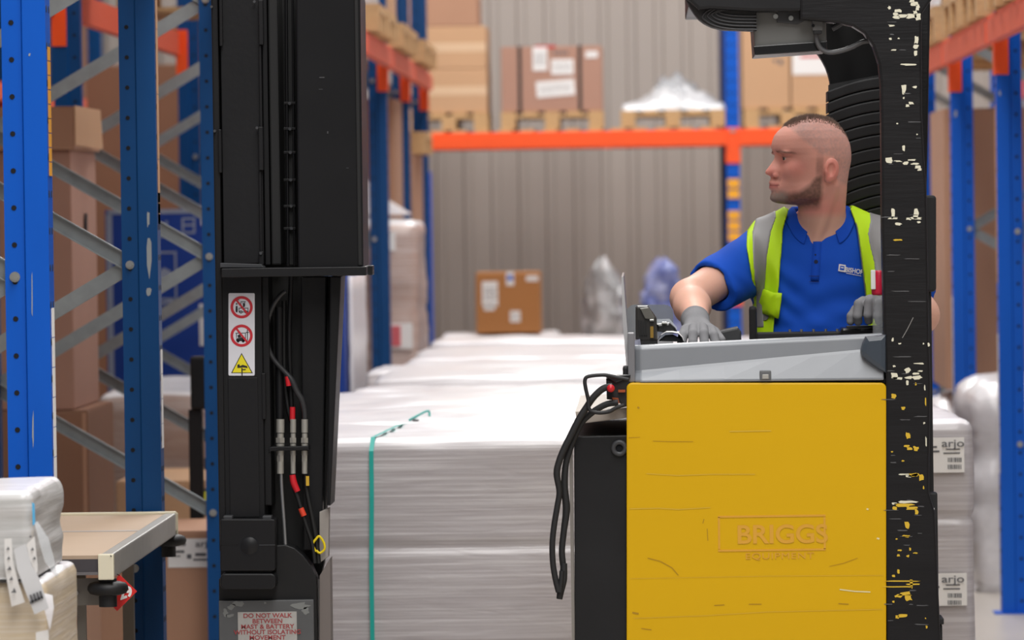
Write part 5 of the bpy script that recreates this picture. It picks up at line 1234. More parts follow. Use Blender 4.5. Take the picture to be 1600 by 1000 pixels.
def rng(*segs):
    """non-uniform grid coordinates from (start, end, step) pieces"""
    out = []
    for a, b, st_ in segs: out += list(np.arange(a, b - st_ * .25, st_))
    out.append(segs[-1][1]); return np.array(out)

# joints
def A3(v): return np.array([v.x, v.y, v.z])
HC = A3(P(1268, 244, 12.9))                  # reference point inside the head
TX = .455                                    # middle of the torso
SHR = np.array([.300, 12.99, 1.485]); ELR = A3(P(1077, 466, 12.74)); WRR = A3(P(1089, 500, 12.54))
SHL = np.array([.625, 12.99, 1.485]); ELL_ = A3(P(1438, 492, 12.84)); WRL = A3(P(1392, 484, 12.62))
TURN = math.radians(16)                       # the face is turned a little towards the camera
cu, su = math.cos(TURN), math.sin(TURN)
SP = 3085.0
def HP(u, v, w_): return Vector((HC[0] - u * cu + v * su, HC[1] - u * su - v * cu, HC[2] + w_))
def prof(tab):
    t = sorted(tab); return np.array([a for a, _ in t]), np.array([b for _, b in t])
# traced profile: (zoomed y, zoomed x) -> (w, u)
def W_of(y): return (520 - y) / SP
def U_of(x): return (540 - x) / SP / cu
PF = prof([(W_of(y), U_of(x)) for x, y in ((560, 214), (470, 226), (400, 244), (352, 270), (315, 298), (285, 325), (262, 355), (247, 390), (237, 430), (235, 462), (240, 488), (249, 508), (247, 530), (237, 550), (222, 572), (205, 596), (187, 618), (176, 632), (174, 646), (182, 658), (200, 665), (214, 674), (217, 690), (211, 704), (204, 716), (203, 726), (210, 738), (207, 746), (204, 757), (208, 770), (219, 784), (224, 796), (219, 812), (212, 832), (211, 852), (216, 870), (230, 886), (262, 897), (330, 912))])
PS = prof([(W_of(y), U_of(x)) for x, y in ((560, 214), (470, 228), (400, 248), (352, 275), (315, 303), (285, 328), (262, 358), (248, 395), (241, 430), (241, 460), (262, 490), (292, 512), (300, 535), (292, 560), (276, 590), (268, 620), (262, 650), (258, 690), (252, 730), (254, 770), (254, 800), (248, 830), (246, 860), (256, 880), (285, 897), (335, 912))])
PB = prof([(W_of(y), -U_of(x)) for x, y in ((560, 214), (640, 228), (700, 250), (745, 280), (782, 320), (812, 370), (834, 430), (844, 500), (842, 560), (830, 620), (812, 680), (795, 740), (788, 800), (760, 880), (700, 912))])
PW_ = prof([(.101, .012), (.098, .028), (.092, .044), (.08, .058), (.065, .068), (.045, .0755), (.02, .079), (-.005, .0785), (-.03, .0735), (-.055, .069), (-.075, .0645), (-.092, .057), (-.108, .046), (-.118, .034), (-.127, .018)])
def head_local(p):
    dx, dy, dz = p[0] - HC[0], p[1] - HC[1], p[2] - HC[2]
    u = -dx * cu - dy * su                   # towards the face
    v = -dy * cu + dx * su                   # towards the camera side
    return u, v, dz
def f_head(p):
    u, v, w_ = head_local(p)
    Fm = np.interp(w_, *PF); Fs = np.interp(w_, *PS); B = np.interp(w_, *PB); Wd = np.interp(w_, *PW_)
    nose = np.exp(-((w_ + .036) / .014) ** 2)
    sg = .0065 + .0085 * nose + .016 * np.clip((-.055 - w_) / .02, 0, 1) + .02 * np.clip((w_ - .008) / .02, 0, 1)
    g = np.exp(-(np.abs(v) / sg) ** 2.2)
    Fr = Fs + (Fm - Fs) * g
    c0 = .004
    a = np.where(u > c0, Fr - c0, B + c0)
    e = np.where(u > c0, 2.35, 2.1)
    q = (np.abs((u - c0) / np.maximum(a, .01)) ** e + np.abs(v / np.maximum(Wd, .008)) ** e) ** (1 / e)
    d = (q - 1) * np.minimum(np.maximum(a, .01), np.maximum(Wd, .008)) * .9
    d = smax(d, w_ - .102, .006); d = smax(d, -.124 - w_, .02)
    for s in (1, -1):
        vv = v * s
        P3 = (u, vv, w_)
        d = smax(d, -ell(P3, (.098, .034, -.004), (.016, .018, .011)), .012)          # socket
        d = smin(d, ell(P3, (.0790, .034, .0095), (.0155, .023, .0060)), .008)            # brow
        d = smin(d, ell(P3, (.0750, .0325, -.0050), (.0138, .0165, .0125)), .003)      # lids
        d = smax(d, -ell(P3, (.0880, .0350, -.0060), (.0085, .0135, .0040)), .0012)    # opening between lids
        d = smin(d, ell(P3, (.062, .040, -.036), (.022, .022, .020)), .018)            # cheek
        d = smin(d, ell(P3, (.0985, .0125, -.0470), (.0095, .0066, .0068)), .004)      # nostril wing
        d = smax(d, -ell(P3, (.103, .0065, -.0535), (.006, .0035, .003)), .002)
        d = smin(d, ell(P3, (.022, .050, -.092), (.030, .014, .018)), .022)            # jaw
        d = smax(d, -caps(P3, (.0985, .010, -.0718), (.088, .026, -.0745), .0018, .0008), .004)   # mouth line
        # ear: a tilted shell with a hollow
        R = np.array([[math.cos(.16), 0, math.sin(.16)], [0, 1, 0], [-math.sin(.16), 0, math.cos(.16)]])
        ear = ell(P3, (-.027, .0790, -.036), (.0195, .0095, .0295), R)
        ear = smin(ear, ell(P3, (-.019, .075, -.060), (.010, .008, .010)), .006)
        ear = smax(ear, -ell(P3, (-.0235, .0900, -.036), (.0115, .0105, .0190), R), .0015)
        ear = smin(ear, caps(P3, (-.030, .0800, -.022), (-.0315, .0800, -.046), .0022, .0022), .003)
        ear = smin(ear, caps(P3, (-.0125, .081, -.040), (-.0145, .081, -.046), .0045, .004), .003)
        d = smin(d, ear, .0035)
    return d
def f_neck(p):
    u, v, w_ = head_local(p)
    top = A3(HP(-.034, 0, -.05)); base = np.array([TX + .004, 12.968, 1.50])
    d = caps(p, top, base, .0565, .060)
    d = smin(d, caps(p, A3(HP(-.004, .0, -.115)), np.array([TX, 12.945, 1.53]), .040, .036), .02)
    d = smin(d, caps(p, A3(HP(-.040, .052, -.075)), np.array([TX - .012, 12.895, 1.515]), .0125, .010), .018)   # neck muscle
    return d
def f_torso(p, o=0.0):
    d = ell(p, (TX, 12.975, 1.385), (.172 + o, .115 + o, .20 + o))
    d = smin(d, ell(p, (TX - .002, 12.955, 1.17), (.168 + o, .125 + o, .20 + o)), .06)
    d = smin(d, caps(p, SHR + np.array([.03, 0, .0]), SHL - np.array([.03, 0, 0]), .062 + o, .062 + o), .05)
    d = smin(d, caps(p, (TX - .035, 12.99, 1.560), (SHR[0] + .05, 13.0, 1.510), .045 + o, .046 + o), .05)
    d = smin(d, caps(p, (TX + .035, 12.99, 1.560), (SHL[0] - .05, 13.0, 1.510), .045 + o, .046 + o), .05)
    d = smin(d, ell(p, (TX, 12.98, .99), (.17 + o, .13 + o, .13 + o)), .05)
    return d
def f_arm(p, S, E, Wr, o=0.0):
    d = caps(p, S, E, .053 + o, .0455 + o)
    m_ = E * .62 + Wr * .38
    d = smin(d, caps(p, E, m_, .045 + o, .0445 + o), .02)
    return smin(d, caps(p, m_, Wr, .0435 + o, .0285 + o), .02)
def f_body(p):
    d = f_torso(p, -.012)
    d = smin(d, f_arm(p, SHR, ELR, WRR), .03); d = smin(d, f_arm(p, SHL, ELL_, WRL), .03)
    for s in (-1, 1):
        d = smin(d, caps(p, (TX + s * .09, 12.95, .95), (TX + s * .13, 12.72, .93), .085, .065), .03)
    d = smin(d, f_neck(p), .03)
    # head only near the head box
    m_ = (p[2] > HC[2] - .16)
    h = np.full_like(d, 1.0); ii = np.argwhere(m_.any(axis=(0, 1)))
    k0 = int(ii[0][0])
    sub = [q[:, :, k0:] for q in p]
    h[:, :, k0:] = f_head(sub)
    h = np.where(np.abs(h) < 1, h, 1)
    return smin(d, h, .010)
SKB = np.array(lin((234, 182, 160))[:3])
def cmix(a, b, t): return a * (1 - t[:, None]) + np.array(b)[None] * t[:, None]
def gau(q, c, s): return np.exp(-((q - c) / s) ** 2)
def skin_col(v_):
    u, v, w_ = head_local((v_[:, 0], v_[:, 1], v_[:, 2]))
    av = np.abs(v)
    n = len(v_); col = np.tile(SKB, (n, 1))
    head = np.clip((w_ + .16) / .02, 0, 1)
    col = cmix(col, lin((242, 166, 152))[:3], head * .6)
    rd = lin((224, 122, 110))[:3]
    col = cmix(col, rd, head * .5 * gau(u, .062, .03) * gau(w_, -.03, .025) * np.clip(av / .02, 0, 1))
    col = cmix(col, rd, head * .55 * gau(u, .112, .014) * gau(w_, -.040, .018))
    col = cmix(col, rd, head * .55 * np.clip((av - .078) / .006, 0, 1))
    col = cmix(col, rd, .35 * head * np.clip((-.09 - w_) / .04, 0, 1))
    # shaved sides of the head: the line runs from the temple over the ear to the nape
    line = np.interp(u, [-.12, -.05, -.036, -.001, .010, .028, .046, .058, .068, .076], [-.085, -.075, -.01, -.004, .004, .02, .036, .050, .062, .076])
    sh = head * np.clip((w_ - line) / .014, 0, 1) * np.clip((.082 - u) / .018, 0, 1) * (1 - np.clip((av - .0795) / .003, 0, 1) * (w_ < .0))
    nz_ = np.array([noise.noise(Vector((a * 160, b * 160, c * 160))) for a, b, c in v_]) if n < 400000 else 0
    col = cmix(col, lin((182, 150, 144))[:3], sh * np.clip(.52 + .25 * nz_, 0, 1))
    # stubble: sideburn, jaw, chin and lip
    jawl = np.interp(u, [-.01, .01, .028, .055, .078, .09, .12], [-.035, -.045, -.066, -.083, -.086, -.083, -.083])
    st_ = head * np.clip((jawl - w_) / .016, 0, 1) * np.clip((w_ + .142) / .02, 0, 1) * np.clip((u + .014) / .014, 0, 1)
    lip = head * gau(w_, -.058, .006) * np.clip((u - .085) / .01, 0, 1) * (av < .028)
    sb = head * np.clip((u + .010) / .006, 0, 1) * np.clip((.016 - u) / .008, 0, 1) * gau(w_, -.03, .03)
    stub = np.clip(np.maximum(np.maximum(st_ * .80, lip * .38), sb * .45) * (1 + .16 * nz_), 0, 1)
    col = cmix(col, lin((92, 68, 58))[:3], stub)
    grey = head * gau(w_, -.101, .014) * np.clip((u - .072) / .012, 0, 1)
    col = cmix(col, lin((158, 144, 134))[:3], np.clip(grey * .7 * (1 + .4 * nz_), 0, 1))
    li = head * gau(w_, -.0735, .0062) * np.clip((u - .088) / .006, 0, 1) * (av < .024)
    col = cmix(col, lin((176, 84, 84))[:3], np.clip(li * .75, 0, 1))
    col = cmix(col, lin((96, 48, 46))[:3], np.clip(head * gau(w_, -.0728, .0013) * np.clip((u - .084) / .006, 0, 1) * (av < .027), 0, 1) * .8)
    # brow and lash line
    bl = .0135 - .05 * np.abs(av - .036) - .20 * np.clip(av - .046, 0, 1)
    br = head * gau(w_, bl - .001, .0030) * np.clip((u - .048) / .01, 0, 1) * (av > .012) * np.clip((.066 - av) / .01, 0, 1)
    col = cmix(col, lin((84, 58, 48))[:3], np.clip(br * .8 * (1 + .3 * nz_), 0, 1))
    ls = head * gau(w_, -.0018, .0016) * np.clip((u - .070) / .004, 0, 1) * gau(av, .036, .012)
    col = cmix(col, lin((52, 34, 30))[:3], np.clip(ls, 0, 1) * .85)
    brow_shade = head * gau(w_, .005, .005) * np.clip((u - .06) / .01, 0, 1) * gau(av, .033, .015)
    col = cmix(col, lin((164, 100, 88))[:3], brow_shade * .5)  # shade under the brow, put into the skin colour
    return np.clip(col, 0, 1)
SKIN = bpy.data.materials.new('skin'); SKIN.use_nodes = True
_b = SKIN.node_tree.nodes['Principled BSDF']; _a = SKIN.node_tree.nodes.new('ShaderNodeAttribute'); _a.attribute_name = 'skin'
SKIN.node_tree.links.new(_a.outputs['Color'], _b.inputs['Base Color']); _b.inputs['Roughness'].default_value = .52; _b.inputs['Specular IOR Level'].default_value = .38
_b.inputs['Subsurface Weight'].default_value = .12; _b.inputs['Subsurface Radius'].default_value = (.012, .005, .003); _b.inputs['Subsurface Scale'].default_value = .5
_n = SKIN.node_tree.nodes.new('ShaderNodeTexNoise'); _n.inputs['Scale'].default_value = 220; _bp = SKIN.node_tree.nodes.new('ShaderNodeBump'); _bp.inputs['Strength'].default_value = .12; _bp.inputs['Distance'].default_value = .002
_t = SKIN.node_tree.nodes.new('ShaderNodeTexCoord'); SKIN.node_tree.links.new(_t.outputs['Object'], _n.inputs['Vector']); SKIN.node_tree.links.new(_n.outputs['Fac'], _bp.inputs['Height']); SKIN.node_tree.links.new(_bp.outputs[0], _b.inputs['Normal'])
man = empty('person', (TX, 12.97, .86), 'man driving the truck in blue polo shirt, lime vest and grey gloves, looking left', 'person')
gx = rng((.02, .26, .007), (.26, HC[0] - .125, .007), (HC[0] - .125, HC[0] + .115, .0018), (HC[0] + .115, .84, .007))
gy = rng((12.48, HC[1] - .105, .007), (HC[1] - .105, HC[1] + .105, .0021), (HC[1] + .105, 13.14, .008))
gz = rng((.84, HC[2] - .16, .0085), (HC[2] - .16, HC[2] + .112, .0018))
nmesh('body', f_body, gx, gy, gz, SKIN, man, relax=1, color=skin_col)
# eyeballs
EYEW = mat('eye_white', (206, 198, 192), .25, var=.02); IRIS = mat('iris_brown', (70, 58, 50), .2, var=.1); PUP = mat('pupil', (8, 8, 10), .15, var=0)
for s in (1, -1):
    def eye(b, s=s):
        c = HP(.0745, .0335 * s, -.0060); d = (HP(1, .12, -.02) - HP(0, 0, 0)).normalized()
        a = d.cross(Vector((0, 0, 1))).normalized(); q = a.cross(d)
        r = .0122; seg = 24; rows = 16
        for (t0, t1, m) in ((0, .17, PUP), (.17, .50, IRIS), (.50, 1.7, EYEW)):
            vs = []; fs = []
            for i in range(rows // 2 + 1):
                t = t0 + (t1 - t0) * i / (rows // 2)
                for k in range(seg):
                    an = 2 * PI * k / seg; vs.append(c + d * r * math.cos(t) + (a * math.cos(an) + q * math.sin(an)) * r * math.sin(t))
            for i in range(rows // 2):
                for k in range(seg): fs.append((i * seg + k, i * seg + (k + 1) % seg, (i + 1) * seg + (k + 1) % seg, (i + 1) * seg + k))
            b.add(vs, fs, m, True)
    part('eye', man, eye)
# hair: short upright tufts along the crown
HAIR = mat('short_brown_hair', (138, 118, 106), .6, var=.35, scale=90)
def hair(b):
    r = random.Random(8)
    for i in range(3600):
        u = r.uniform(-.088, .070); vmax = .050 * math.sqrt(max(0, 1 - ((u + .01) / .092) ** 2)) + .004
        v = r.uniform(-vmax, vmax)
        # surface height of the crown at (u, v)
        lo, hi = .02, .105
        for _ in range(11):
            mid = (lo + hi) / 2
            Fm = float(np.interp(mid, *PF)); B = float(np.interp(mid, *PB)); Wd = float(np.interp(mid, *PW_))
            a_ = (Fm - .004) if u > .004 else (B + .004)
            q = (abs((u - .004) / max(a_, .01)) ** 2.2 + abs(v / max(Wd, .008)) ** 2.2)
            if q < 1: lo = mid
            else: hi = mid
        w_ = min(lo, .099)
        edge = 1 - abs(v) / (vmax + 1e-6); fr = min(1, (.074 - u) / .02)
        L = (.004 + .0075 * min(1, edge * 2.0)) * (.55 + .45 * max(0, fr)) * r.uniform(.7, 1.2)
        if u < -.05: L *= max(.35, 1 - (-.05 - u) / .05)
        p = HP(u, v, w_ - .002); t = HP(u + r.uniform(-.003, .002) + .001, v * 1.05 + r.uniform(-.0025, .0025), w_ - .002 + L)
        k = .00085; n0 = Vector((k, 0, 0)); n1 = Vector((-k / 2, k * .87, 0)); n2 = Vector((-k / 2, -k * .87, 0))
        b.add([p + n0, p + n1, p + n2, t], [(0, 1, 3), (1, 2, 3), (2, 0, 3)], HAIR)
part('hair', man, hair)

# ---- clothes
POLO = mat('royal_blue_cotton', (22, 84, 200), .82, var=.06, scale=4, bump=.06, bscale=500, spec=.25)
POLOC = mat('blue_collar_rib', (24, 80, 196), .85, var=.05, bump=.1, bscale=400, spec=.2)
VEST = mat('lime_hi_vis', (196, 238, 24), .6, var=.05, scale=4, spec=.3)
REFL = mat('grey_reflective_tape', (140, 138, 138), .5, var=.05, scale=6)
GLV = mat('grey_knit_glove', (128, 128, 131), .8, var=.10, scale=30, bump=.12, bscale=350)
HEM = ELR * .72 + SHR * .28
def wrinkle(p, S, c, amp=.0032):
    x, y, z = p
    w1 = np.sin((x - .30) * 60 + (z - 1.45) * 85 + 1.8 * np.sin(x * 21 + z * 13)) * np.exp(-(((x - .36) / .10) ** 2 + ((z - 1.40) / .10) ** 2))
    w2 = np.sin((x - .46) * 34 - (z - 1.35) * 78 + 2.2 * np.sin(x * 15 + 1)) * np.exp(-(((x - .50) / .12) ** 2 + ((z - 1.33) / .10) ** 2))
    w3 = np.sin(x * 95 + z * 60 + 1.5 * np.sin(z * 40)) * np.exp(-(((x - .20) / .09) ** 2 + ((z - 1.43) / .07) ** 2))
    w4 = np.sin(z * 120 + x * 25) * .5 * np.exp(-(((x - TX) / .14) ** 2 + ((z - 1.28) / .06) ** 2))
    return amp * (w1 + w2 + .9 * w3 + w4)
def f_shirt(p):
    d = f_torso(p, .002)
    def sl(S, E):
        ax = (E - S) / np.linalg.norm(E - S)
        t = (p[0] - S[0]) * ax[0] + (p[1] - S[1]) * ax[1] + (p[2] - S[2]) * ax[2]
        L = np.linalg.norm(E - S)
        q = caps(p, S, E, .064, .0625)
        lo = caps(p, S + np.array([.01, 0, -.035]), S + (E - S) * .8 + np.array([.03, 0, -.012]), .055, .048)
        q = smin(q, lo, .03)
        cut = t - L * .70
        inner = -(caps(p, S, E, .0515, .0505)) - np.maximum(0, L * .55 - t) * 2
        q = smax(q, inner, .003)
        return smax(q, cut, .004)
    d = smin(d, sl(SHR, ELR), .032); d = smin(d, sl(SHL, ELL_), .03)
    # V opening and neck hole
    x, y, z = p
    hole = caps(p, (TX + .002, 12.968, 1.60), (TX - .004, 12.96, 1.74), .068, .07)
    vz = P(1277, 374, 12.86).z
    half = np.clip((z - vz) * .62, -.02, .055)
    vee = np.maximum(np.abs(x - (TX - .003)) - half, y - 12.96)
    d = smax(d, -hole, .004); d = smax(d, -vee, .003)
    d = smax(d, -(f_torso(p, -.020)), .002)          # hollow: a shirt, not a block
    return d + wrinkle(p, None, None)
shirt = nmesh('polo_shirt', f_shirt, rng((.05, .80, .0042)), rng((12.64, 13.15, .0055)), rng((.95, 1.30, .009), (1.30, 1.64, .0042)), POLO, man, relax=2, label='royal blue polo shirt')
NX, NY = TX + .004, 12.978
def surf_y(x, z, o=0.002):
    """front surface of the shirt at (x, z), found by marching towards +y"""
    ys = np.linspace(12.74, 13.1, 140); X_ = np.full_like(ys, x); Z_ = np.full_like(ys, z)
    d = f_torso((X_, ys, Z_), o); i = np.argmax(d < 0)
    if d[i] >= 0: return 12.98
    a = d[i - 1] / (d[i - 1] - d[i]); return ys[i - 1] + (ys[i] - ys[i - 1]) * a
# collar: two leaves folded down round the neck
def collar(b):
    ns = 44; rows = 7; vs = []
    for i in range(ns + 1):
        t = i / ns; ang = math.radians(-90 - 155 + 310 * (t)) - PI  # from the left front edge round the back to the right front edge
        phi = math.radians(-90 + 24 + (360 - 48) * t)            # -90 faces the camera
        c, s_ = math.cos(phi), math.sin(phi)
        front = max(0, -s_)                                        # 1 at the front
        ztop = 1.595 - .050 * front ** 2.0 + .012 * (1 - front)
        r_top = .064 + .004 * front
        point = math.exp(-((min(t, 1 - t)) / .10) ** 2)
        rlow = .082 + .006 * (1 - front) + .020 * point
        zlow = ztop - .034 - .012 * point
        for k in range(rows):
            q = k / (rows - 1)
            if q < .22: r_ = r_top - .002 + q * .02; z = ztop - .010 + q / .22 * .013
            else:
                q2 = (q - .22) / .78; r_ = (r_top + .003) * (1 - q2) + rlow * q2; z = (ztop + .003) * (1 - q2) + zlow * q2
                r_ += .003 * math.sin(q2 * PI)
            x, y = NX + r_ * c * 1.03, NY + r_ * s_ * .98
            if s_ < 0:
                ys_ = surf_y(x, z) - .004
                if y > ys_ and q > .22: y = ys_
            vs.append((x, y, z))
    fs = [(i * rows + k, i * rows + k + 1, (i + 1) * rows + k + 1, (i + 1) * rows + k) for i in range(ns) for k in range(rows - 1)]
    b.add(vs, fs, POLOC, True)
cl = part('collar', shirt, collar)
so = cl.modifiers.new('thick', 'SOLIDIFY'); so.thickness = .0024; so.offset = 0
ss = cl.modifiers.new('sub', 'SUBSURF'); ss.levels = 1; ss.render_levels = 1
def on_shirt(px, py, off=.0):
    q = P(px, py, 12.86); y = surf_y(q.x, q.z, .002) - off - .0012
    q = P(px, py, y); return Vector((q.x, y, q.z))
def strip_on(b, pts, wd, m, off=.001):
    """flat strip that follows the chest"""
    vs = []
    for (x, y) in pts:
        for s in (-1, 1): vs.append(on_shirt(x + s * wd / 2, y, off))
    n = len(pts); b.add(vs, [(2 * i, 2 * i + 1, 2 * i + 3, 2 * i + 2) for i in range(n - 1)], m, True)
pk = part('placket', shirt, lambda b: (strip_on(b, [(1277 - k * .4, 378 + k * 6) for k in range(11)], 13, POLOC, .0012),))
so = pk.modifiers.new('thick', 'SOLIDIFY'); so.thickness = .003
part('stitch_line', shirt, lambda b: (strip_on(b, [(1272, 431), (1272, 431.8)], 16, mat('navy_stitch', (14, 34, 100), .7), .0055), strip_on(b, [(1272, 440), (1272, 440.8)], 16, MATS['navy_stitch'], .0055)))
part('button', shirt, lambda b: b.cyl(on_shirt(1275, 409, .006), on_shirt(1275, 409, .0035), .0052, mat('dark_blue_button', (18, 30, 70), .3), seg=14)); part('button', shirt, lambda b: b.cyl(on_shirt(1274, 398, .006), on_shirt(1274, 398, .0035), .0022, MATS['dark_blue_button'], seg=10))
# chest emblem and lettering
def emb(b):
    o_ = on_shirt(1318, 421, .002)
    def q(x, y): 
        a = on_shirt(x, y, .0028); return a
    def poly(pts, off, m):
        b.add([on_shirt(x, y, off) for x, y in pts], [tuple(range(len(pts)))], m)
    poly([(1311, 412.5), (1321.5, 414), (1321, 425.5), (1309.5, 423.5)], .003, PAPER)
    poly([(1313, 415), (1319.5, 416), (1319, 422.5), (1312, 421.5)], .0036, POLO)
    poly([(1314, 417), (1318.4, 417.7), (1318, 419.4), (1313.6, 418.8)], .0042, PAPER)
    poly([(1322, 426.2), (1346, 430.8), (1346, 431.8), (1322, 427.2)], .003, PAPER)
eb = part('chest_emblem', shirt, emb, label='white square emblem and company lettering')
lt = text('BISHOP', on_shirt(1334.5, 423.5, .005), .0165, PAPER, eb, rot=(PI / 2, .17, math.radians(10)), xs=.86, bold=.0005)
def armlogo(b):
    Y_ = float(SHR[1] * .5 + ELR[1] * .5) - .058
    px_poly(b, [(1100, 417), (1104, 412), (1110, 411), (1112, 414), (1105, 419), (1100, 421)], Y_ - .002, Y_, PAPER)
# hi-vis vest: a shell over the shirt with open front and arm holes
def xz_line(pts, Y):
    q = sorted([(P(a, c, Y).z, P(a, c, Y).x) for a, c in pts]); return np.array([a for a, _ in q]), np.array([c for _, c in q])
VI_R = xz_line([(1233, 332), (1228, 345), (1224, 360), (1222, 390), (1219, 420), (1217, 450), (1213, 475), (1210, 500), (1208, 530), (1206, 620)], 12.86)   # inner edge, left panel in the picture
VO_R = xz_line([(1190, 332), (1178, 348), (1168, 362), (1166, 385), (1170, 410), (1174, 435), (1177, 460), (1182, 500), (1183, 530), (1183, 620)], 12.88)    # arm-hole edge
VI_L = xz_line([(1330, 325), (1336, 342), (1341, 360), (1345, 390), (1350, 430), (1355, 470), (1357, 520), (1357, 620)], 12.86)
VO_L = xz_line([(1392, 332), (1402, 352), (1400, 400), (1398, 470), (1398, 620)], 12.88)
def f_core(p, o):
    d = f_torso(p, o)
    d = smin(d, caps(p, SHR, SHR + (ELR - SHR) * .5, .062 + o, .061 + o), .032)
    return smin(d, caps(p, SHL, SHL + (ELL_ - SHL) * .5, .062 + o, .061 + o), .03)
def f_vest(p, o=.0145, th=.0026, bands=None):
    x, y, z = p
    fold = .004 * np.sin(x * 130 + z * 12 + np.sin(z * 30)) * np.exp(-((z - 1.40) / .1) ** 2)
    sh_ = f_core(p, o) + fold * .8
    d = np.maximum(sh_ - th, -(sh_ + .009))
    a = np.interp(z, *VI_R); b_ = np.interp(z, *VO_R); c = np.interp(z, *VI_L); e = np.interp(z, *VO_L)
    mR = np.maximum(x - a, b_ - x); mL = np.maximum(c - x, x - e)
    front = np.minimum(mR, mL)
    back = np.maximum(np.interp(z, *VO_R) - .0 - x, x - e)
    back = np.maximum(back, 12.985 - y)
    reg = np.minimum(np.maximum(front, y - 13.03), back)
    d = smax(d, reg, .002); d = smax(d, z - 1.615, .004); d = smax(d, 1.0 - z, .002)
    hole = caps(p, (TX, 12.985, 1.5), (TX, 12.985, 1.75), .085, .085)
    return smax(d, -np.maximum(hole, -(y - 12.93)), .003)
vx, vy, vz_ = rng((.25, .67, .0034)), rng((12.79, 13.15, .0042)), rng((.99, 1.28, .01), (1.28, 1.63, .0034))
vest = nmesh('hi_vis_vest', f_vest, vx, vy, vz_, VEST, man, relax=1, label='lime open hi-vis vest')
ST_R = (xz_line([(1214, 340), (1206, 362), (1199, 400), (1196, 440), (1194, 465), (1193, 640)], 12.86), xz_line([(1183, 340), (1176, 362), (1175, 390), (1178, 430), (1182, 465), (1184, 640)], 12.87))
ST_L = (xz_line([(1398, 345), (1396, 365), (1385, 400), (1378, 435), (1376, 470)], 12.86), xz_line([(1362, 345), (1357, 365), (1360, 385), (1366, 410), (1372, 470)], 12.86))
def f_tape(p, which):
    x, y, z = p
    sh_ = f_core(p, .0190) + .0032 * np.sin(x * 130 + z * 12 + np.sin(z * 30)) * np.exp(-((z - 1.40) / .1) ** 2)
    d = np.maximum(sh_, -(sh_ + .008))
    i, o = which
    xi, xo = np.interp(z, *i), np.interp(z, *o)
    m_ = np.maximum(x - np.maximum(xi, xo), np.minimum(xi, xo) - x)
    d = smax(d, m_, .0015); d = smax(d, y - 13.02, .002)
    return smax(smax(d, z - 1.61, .003), 1.30 - z, .002)
nmesh('reflective_tape', lambda p: f_tape(p, ST_R), rng((.27, .38, .003)), rng((12.79, 13.1, .0035)), rng((1.29, 1.62, .003)), REFL, vest)
nmesh('reflective_tape', lambda p: f_tape(p, ST_L), rng((.55, .67, .003)), rng((12.79, 13.1, .0035)), rng((1.29, 1.62, .003)), REFL, vest)
# folded corner of the left panel with its round tab
def corner(b):
    def o(x, y, k=.030): return on_shirt(x, y, k)
    pts = [(1190, 450), (1208, 457), (1222, 458), (1221, 470), (1217, 498), (1200, 492), (1174, 484), (1181, 470)]
    cen = o(1200, 474, .034)
    b.add([o(*q) for q in pts] + [cen], [(i, (i + 1) % len(pts), len(pts)) for i in range(len(pts))], VEST, True)
fc = part('folded_corner', vest, corner); so = fc.modifiers.new('thick', 'SOLIDIFY'); so.thickness = .003
fs_ = fc.modifiers.new('sub', 'SUBSURF'); fs_.levels = fs_.render_levels = 1; fs_.subdivision_type = 'SIMPLE'
part('round_tab', vest, lambda b: b.add([on_shirt(1194 + 7 * math.cos(t), 494 + 6.5 * math.sin(t), .026) for t in [2 * PI * k / 16 for k in range(16)]], [tuple(range(16))], mat('grey_tab', (128, 126, 124), .6)))
def binding(b):
    pts = [(1335.5, 338), (1340, 360), (1344, 390), (1349, 430), (1353, 465), (1355, 500)]
    b.tube([on_shirt(x, y, .0185) for x, y in pts], .0016, mat('grey_binding', (96, 108, 98), .7), 6)
    pts = [(1167, 362), (1165.5, 385), (1169, 410), (1173, 435), (1176, 462)]
    b.tube([on_shirt(x + 2, y, .0185) for x, y in pts], .0014, MATS['grey_binding'], 6)
part('edge_binding', vest, binding)
part('sleeve_logo', shirt, lambda b: b.add([Vector(A3(P(x, y, 12.80))) for x, y in ((1100, 419), (1104, 414), (1110, 412), (1111, 415), (1105, 419), (1101, 422))], [tuple(range(6))], PAPER)) if False else None
TRO = mat('dark_work_trousers', (30, 32, 38), .85, var=.1)
def f_tr(p):
    d = ell(p, (TX, 12.98, .95), (.18, .14, .10))
    for s in (-1, 1): d = smin(d, caps(p, (TX + s * .09, 12.95, .95), (TX + s * .13, 12.70, .93), .096, .078), .03)
    return d
nmesh('trousers', f_tr, rng((.2, .72, .012)), rng((12.58, 13.16, .012)), rng((.8, 1.07, .012)), TRO, man)

# ---- gloves
def glove(name, wrist, elbow, chains, palm, label, bx):
    def f(p):
        w_ = np.array(wrist); e = np.array(elbow); ax = (w_ - e) / np.linalg.norm(w_ - e)
        d = caps(p, w_ - ax * .022, w_ + ax * .012, .0335, .031)
        pm = None
        for (a, r0, b_, r1) in palm:
            q = caps(p, a, b_, r0, r1); pm = q if pm is None else smin(pm, q, .014)
        d = smin(d, pm, .016)
        for ch in chains:
            q = None
            for (a, ra), (b_, rb) in zip(ch[:-1], ch[1:]):
                c = caps(p, a, b_, ra, rb); q = c if q is None else smin(q, c, .0025)
            d = smin(d, q, .0045)
        # cuff edge and knit creases
        t = (p[0] - w_[0]) * ax[0] + (p[1] - w_[1]) * ax[1] + (p[2] - w_[2]) * ax[2]
        d = d - .0022 * np.exp(-((t + .020) / .0045) ** 2) + .0016 * np.exp(-((t + .006) / .003) ** 2)
        d = smax(d, -(t + .026), .002)
        return d
    return nmesh(name, f, *bx, GLV, man, relax=1, label=label)
def L3(px, py, Y): return A3(P(px, py, Y))
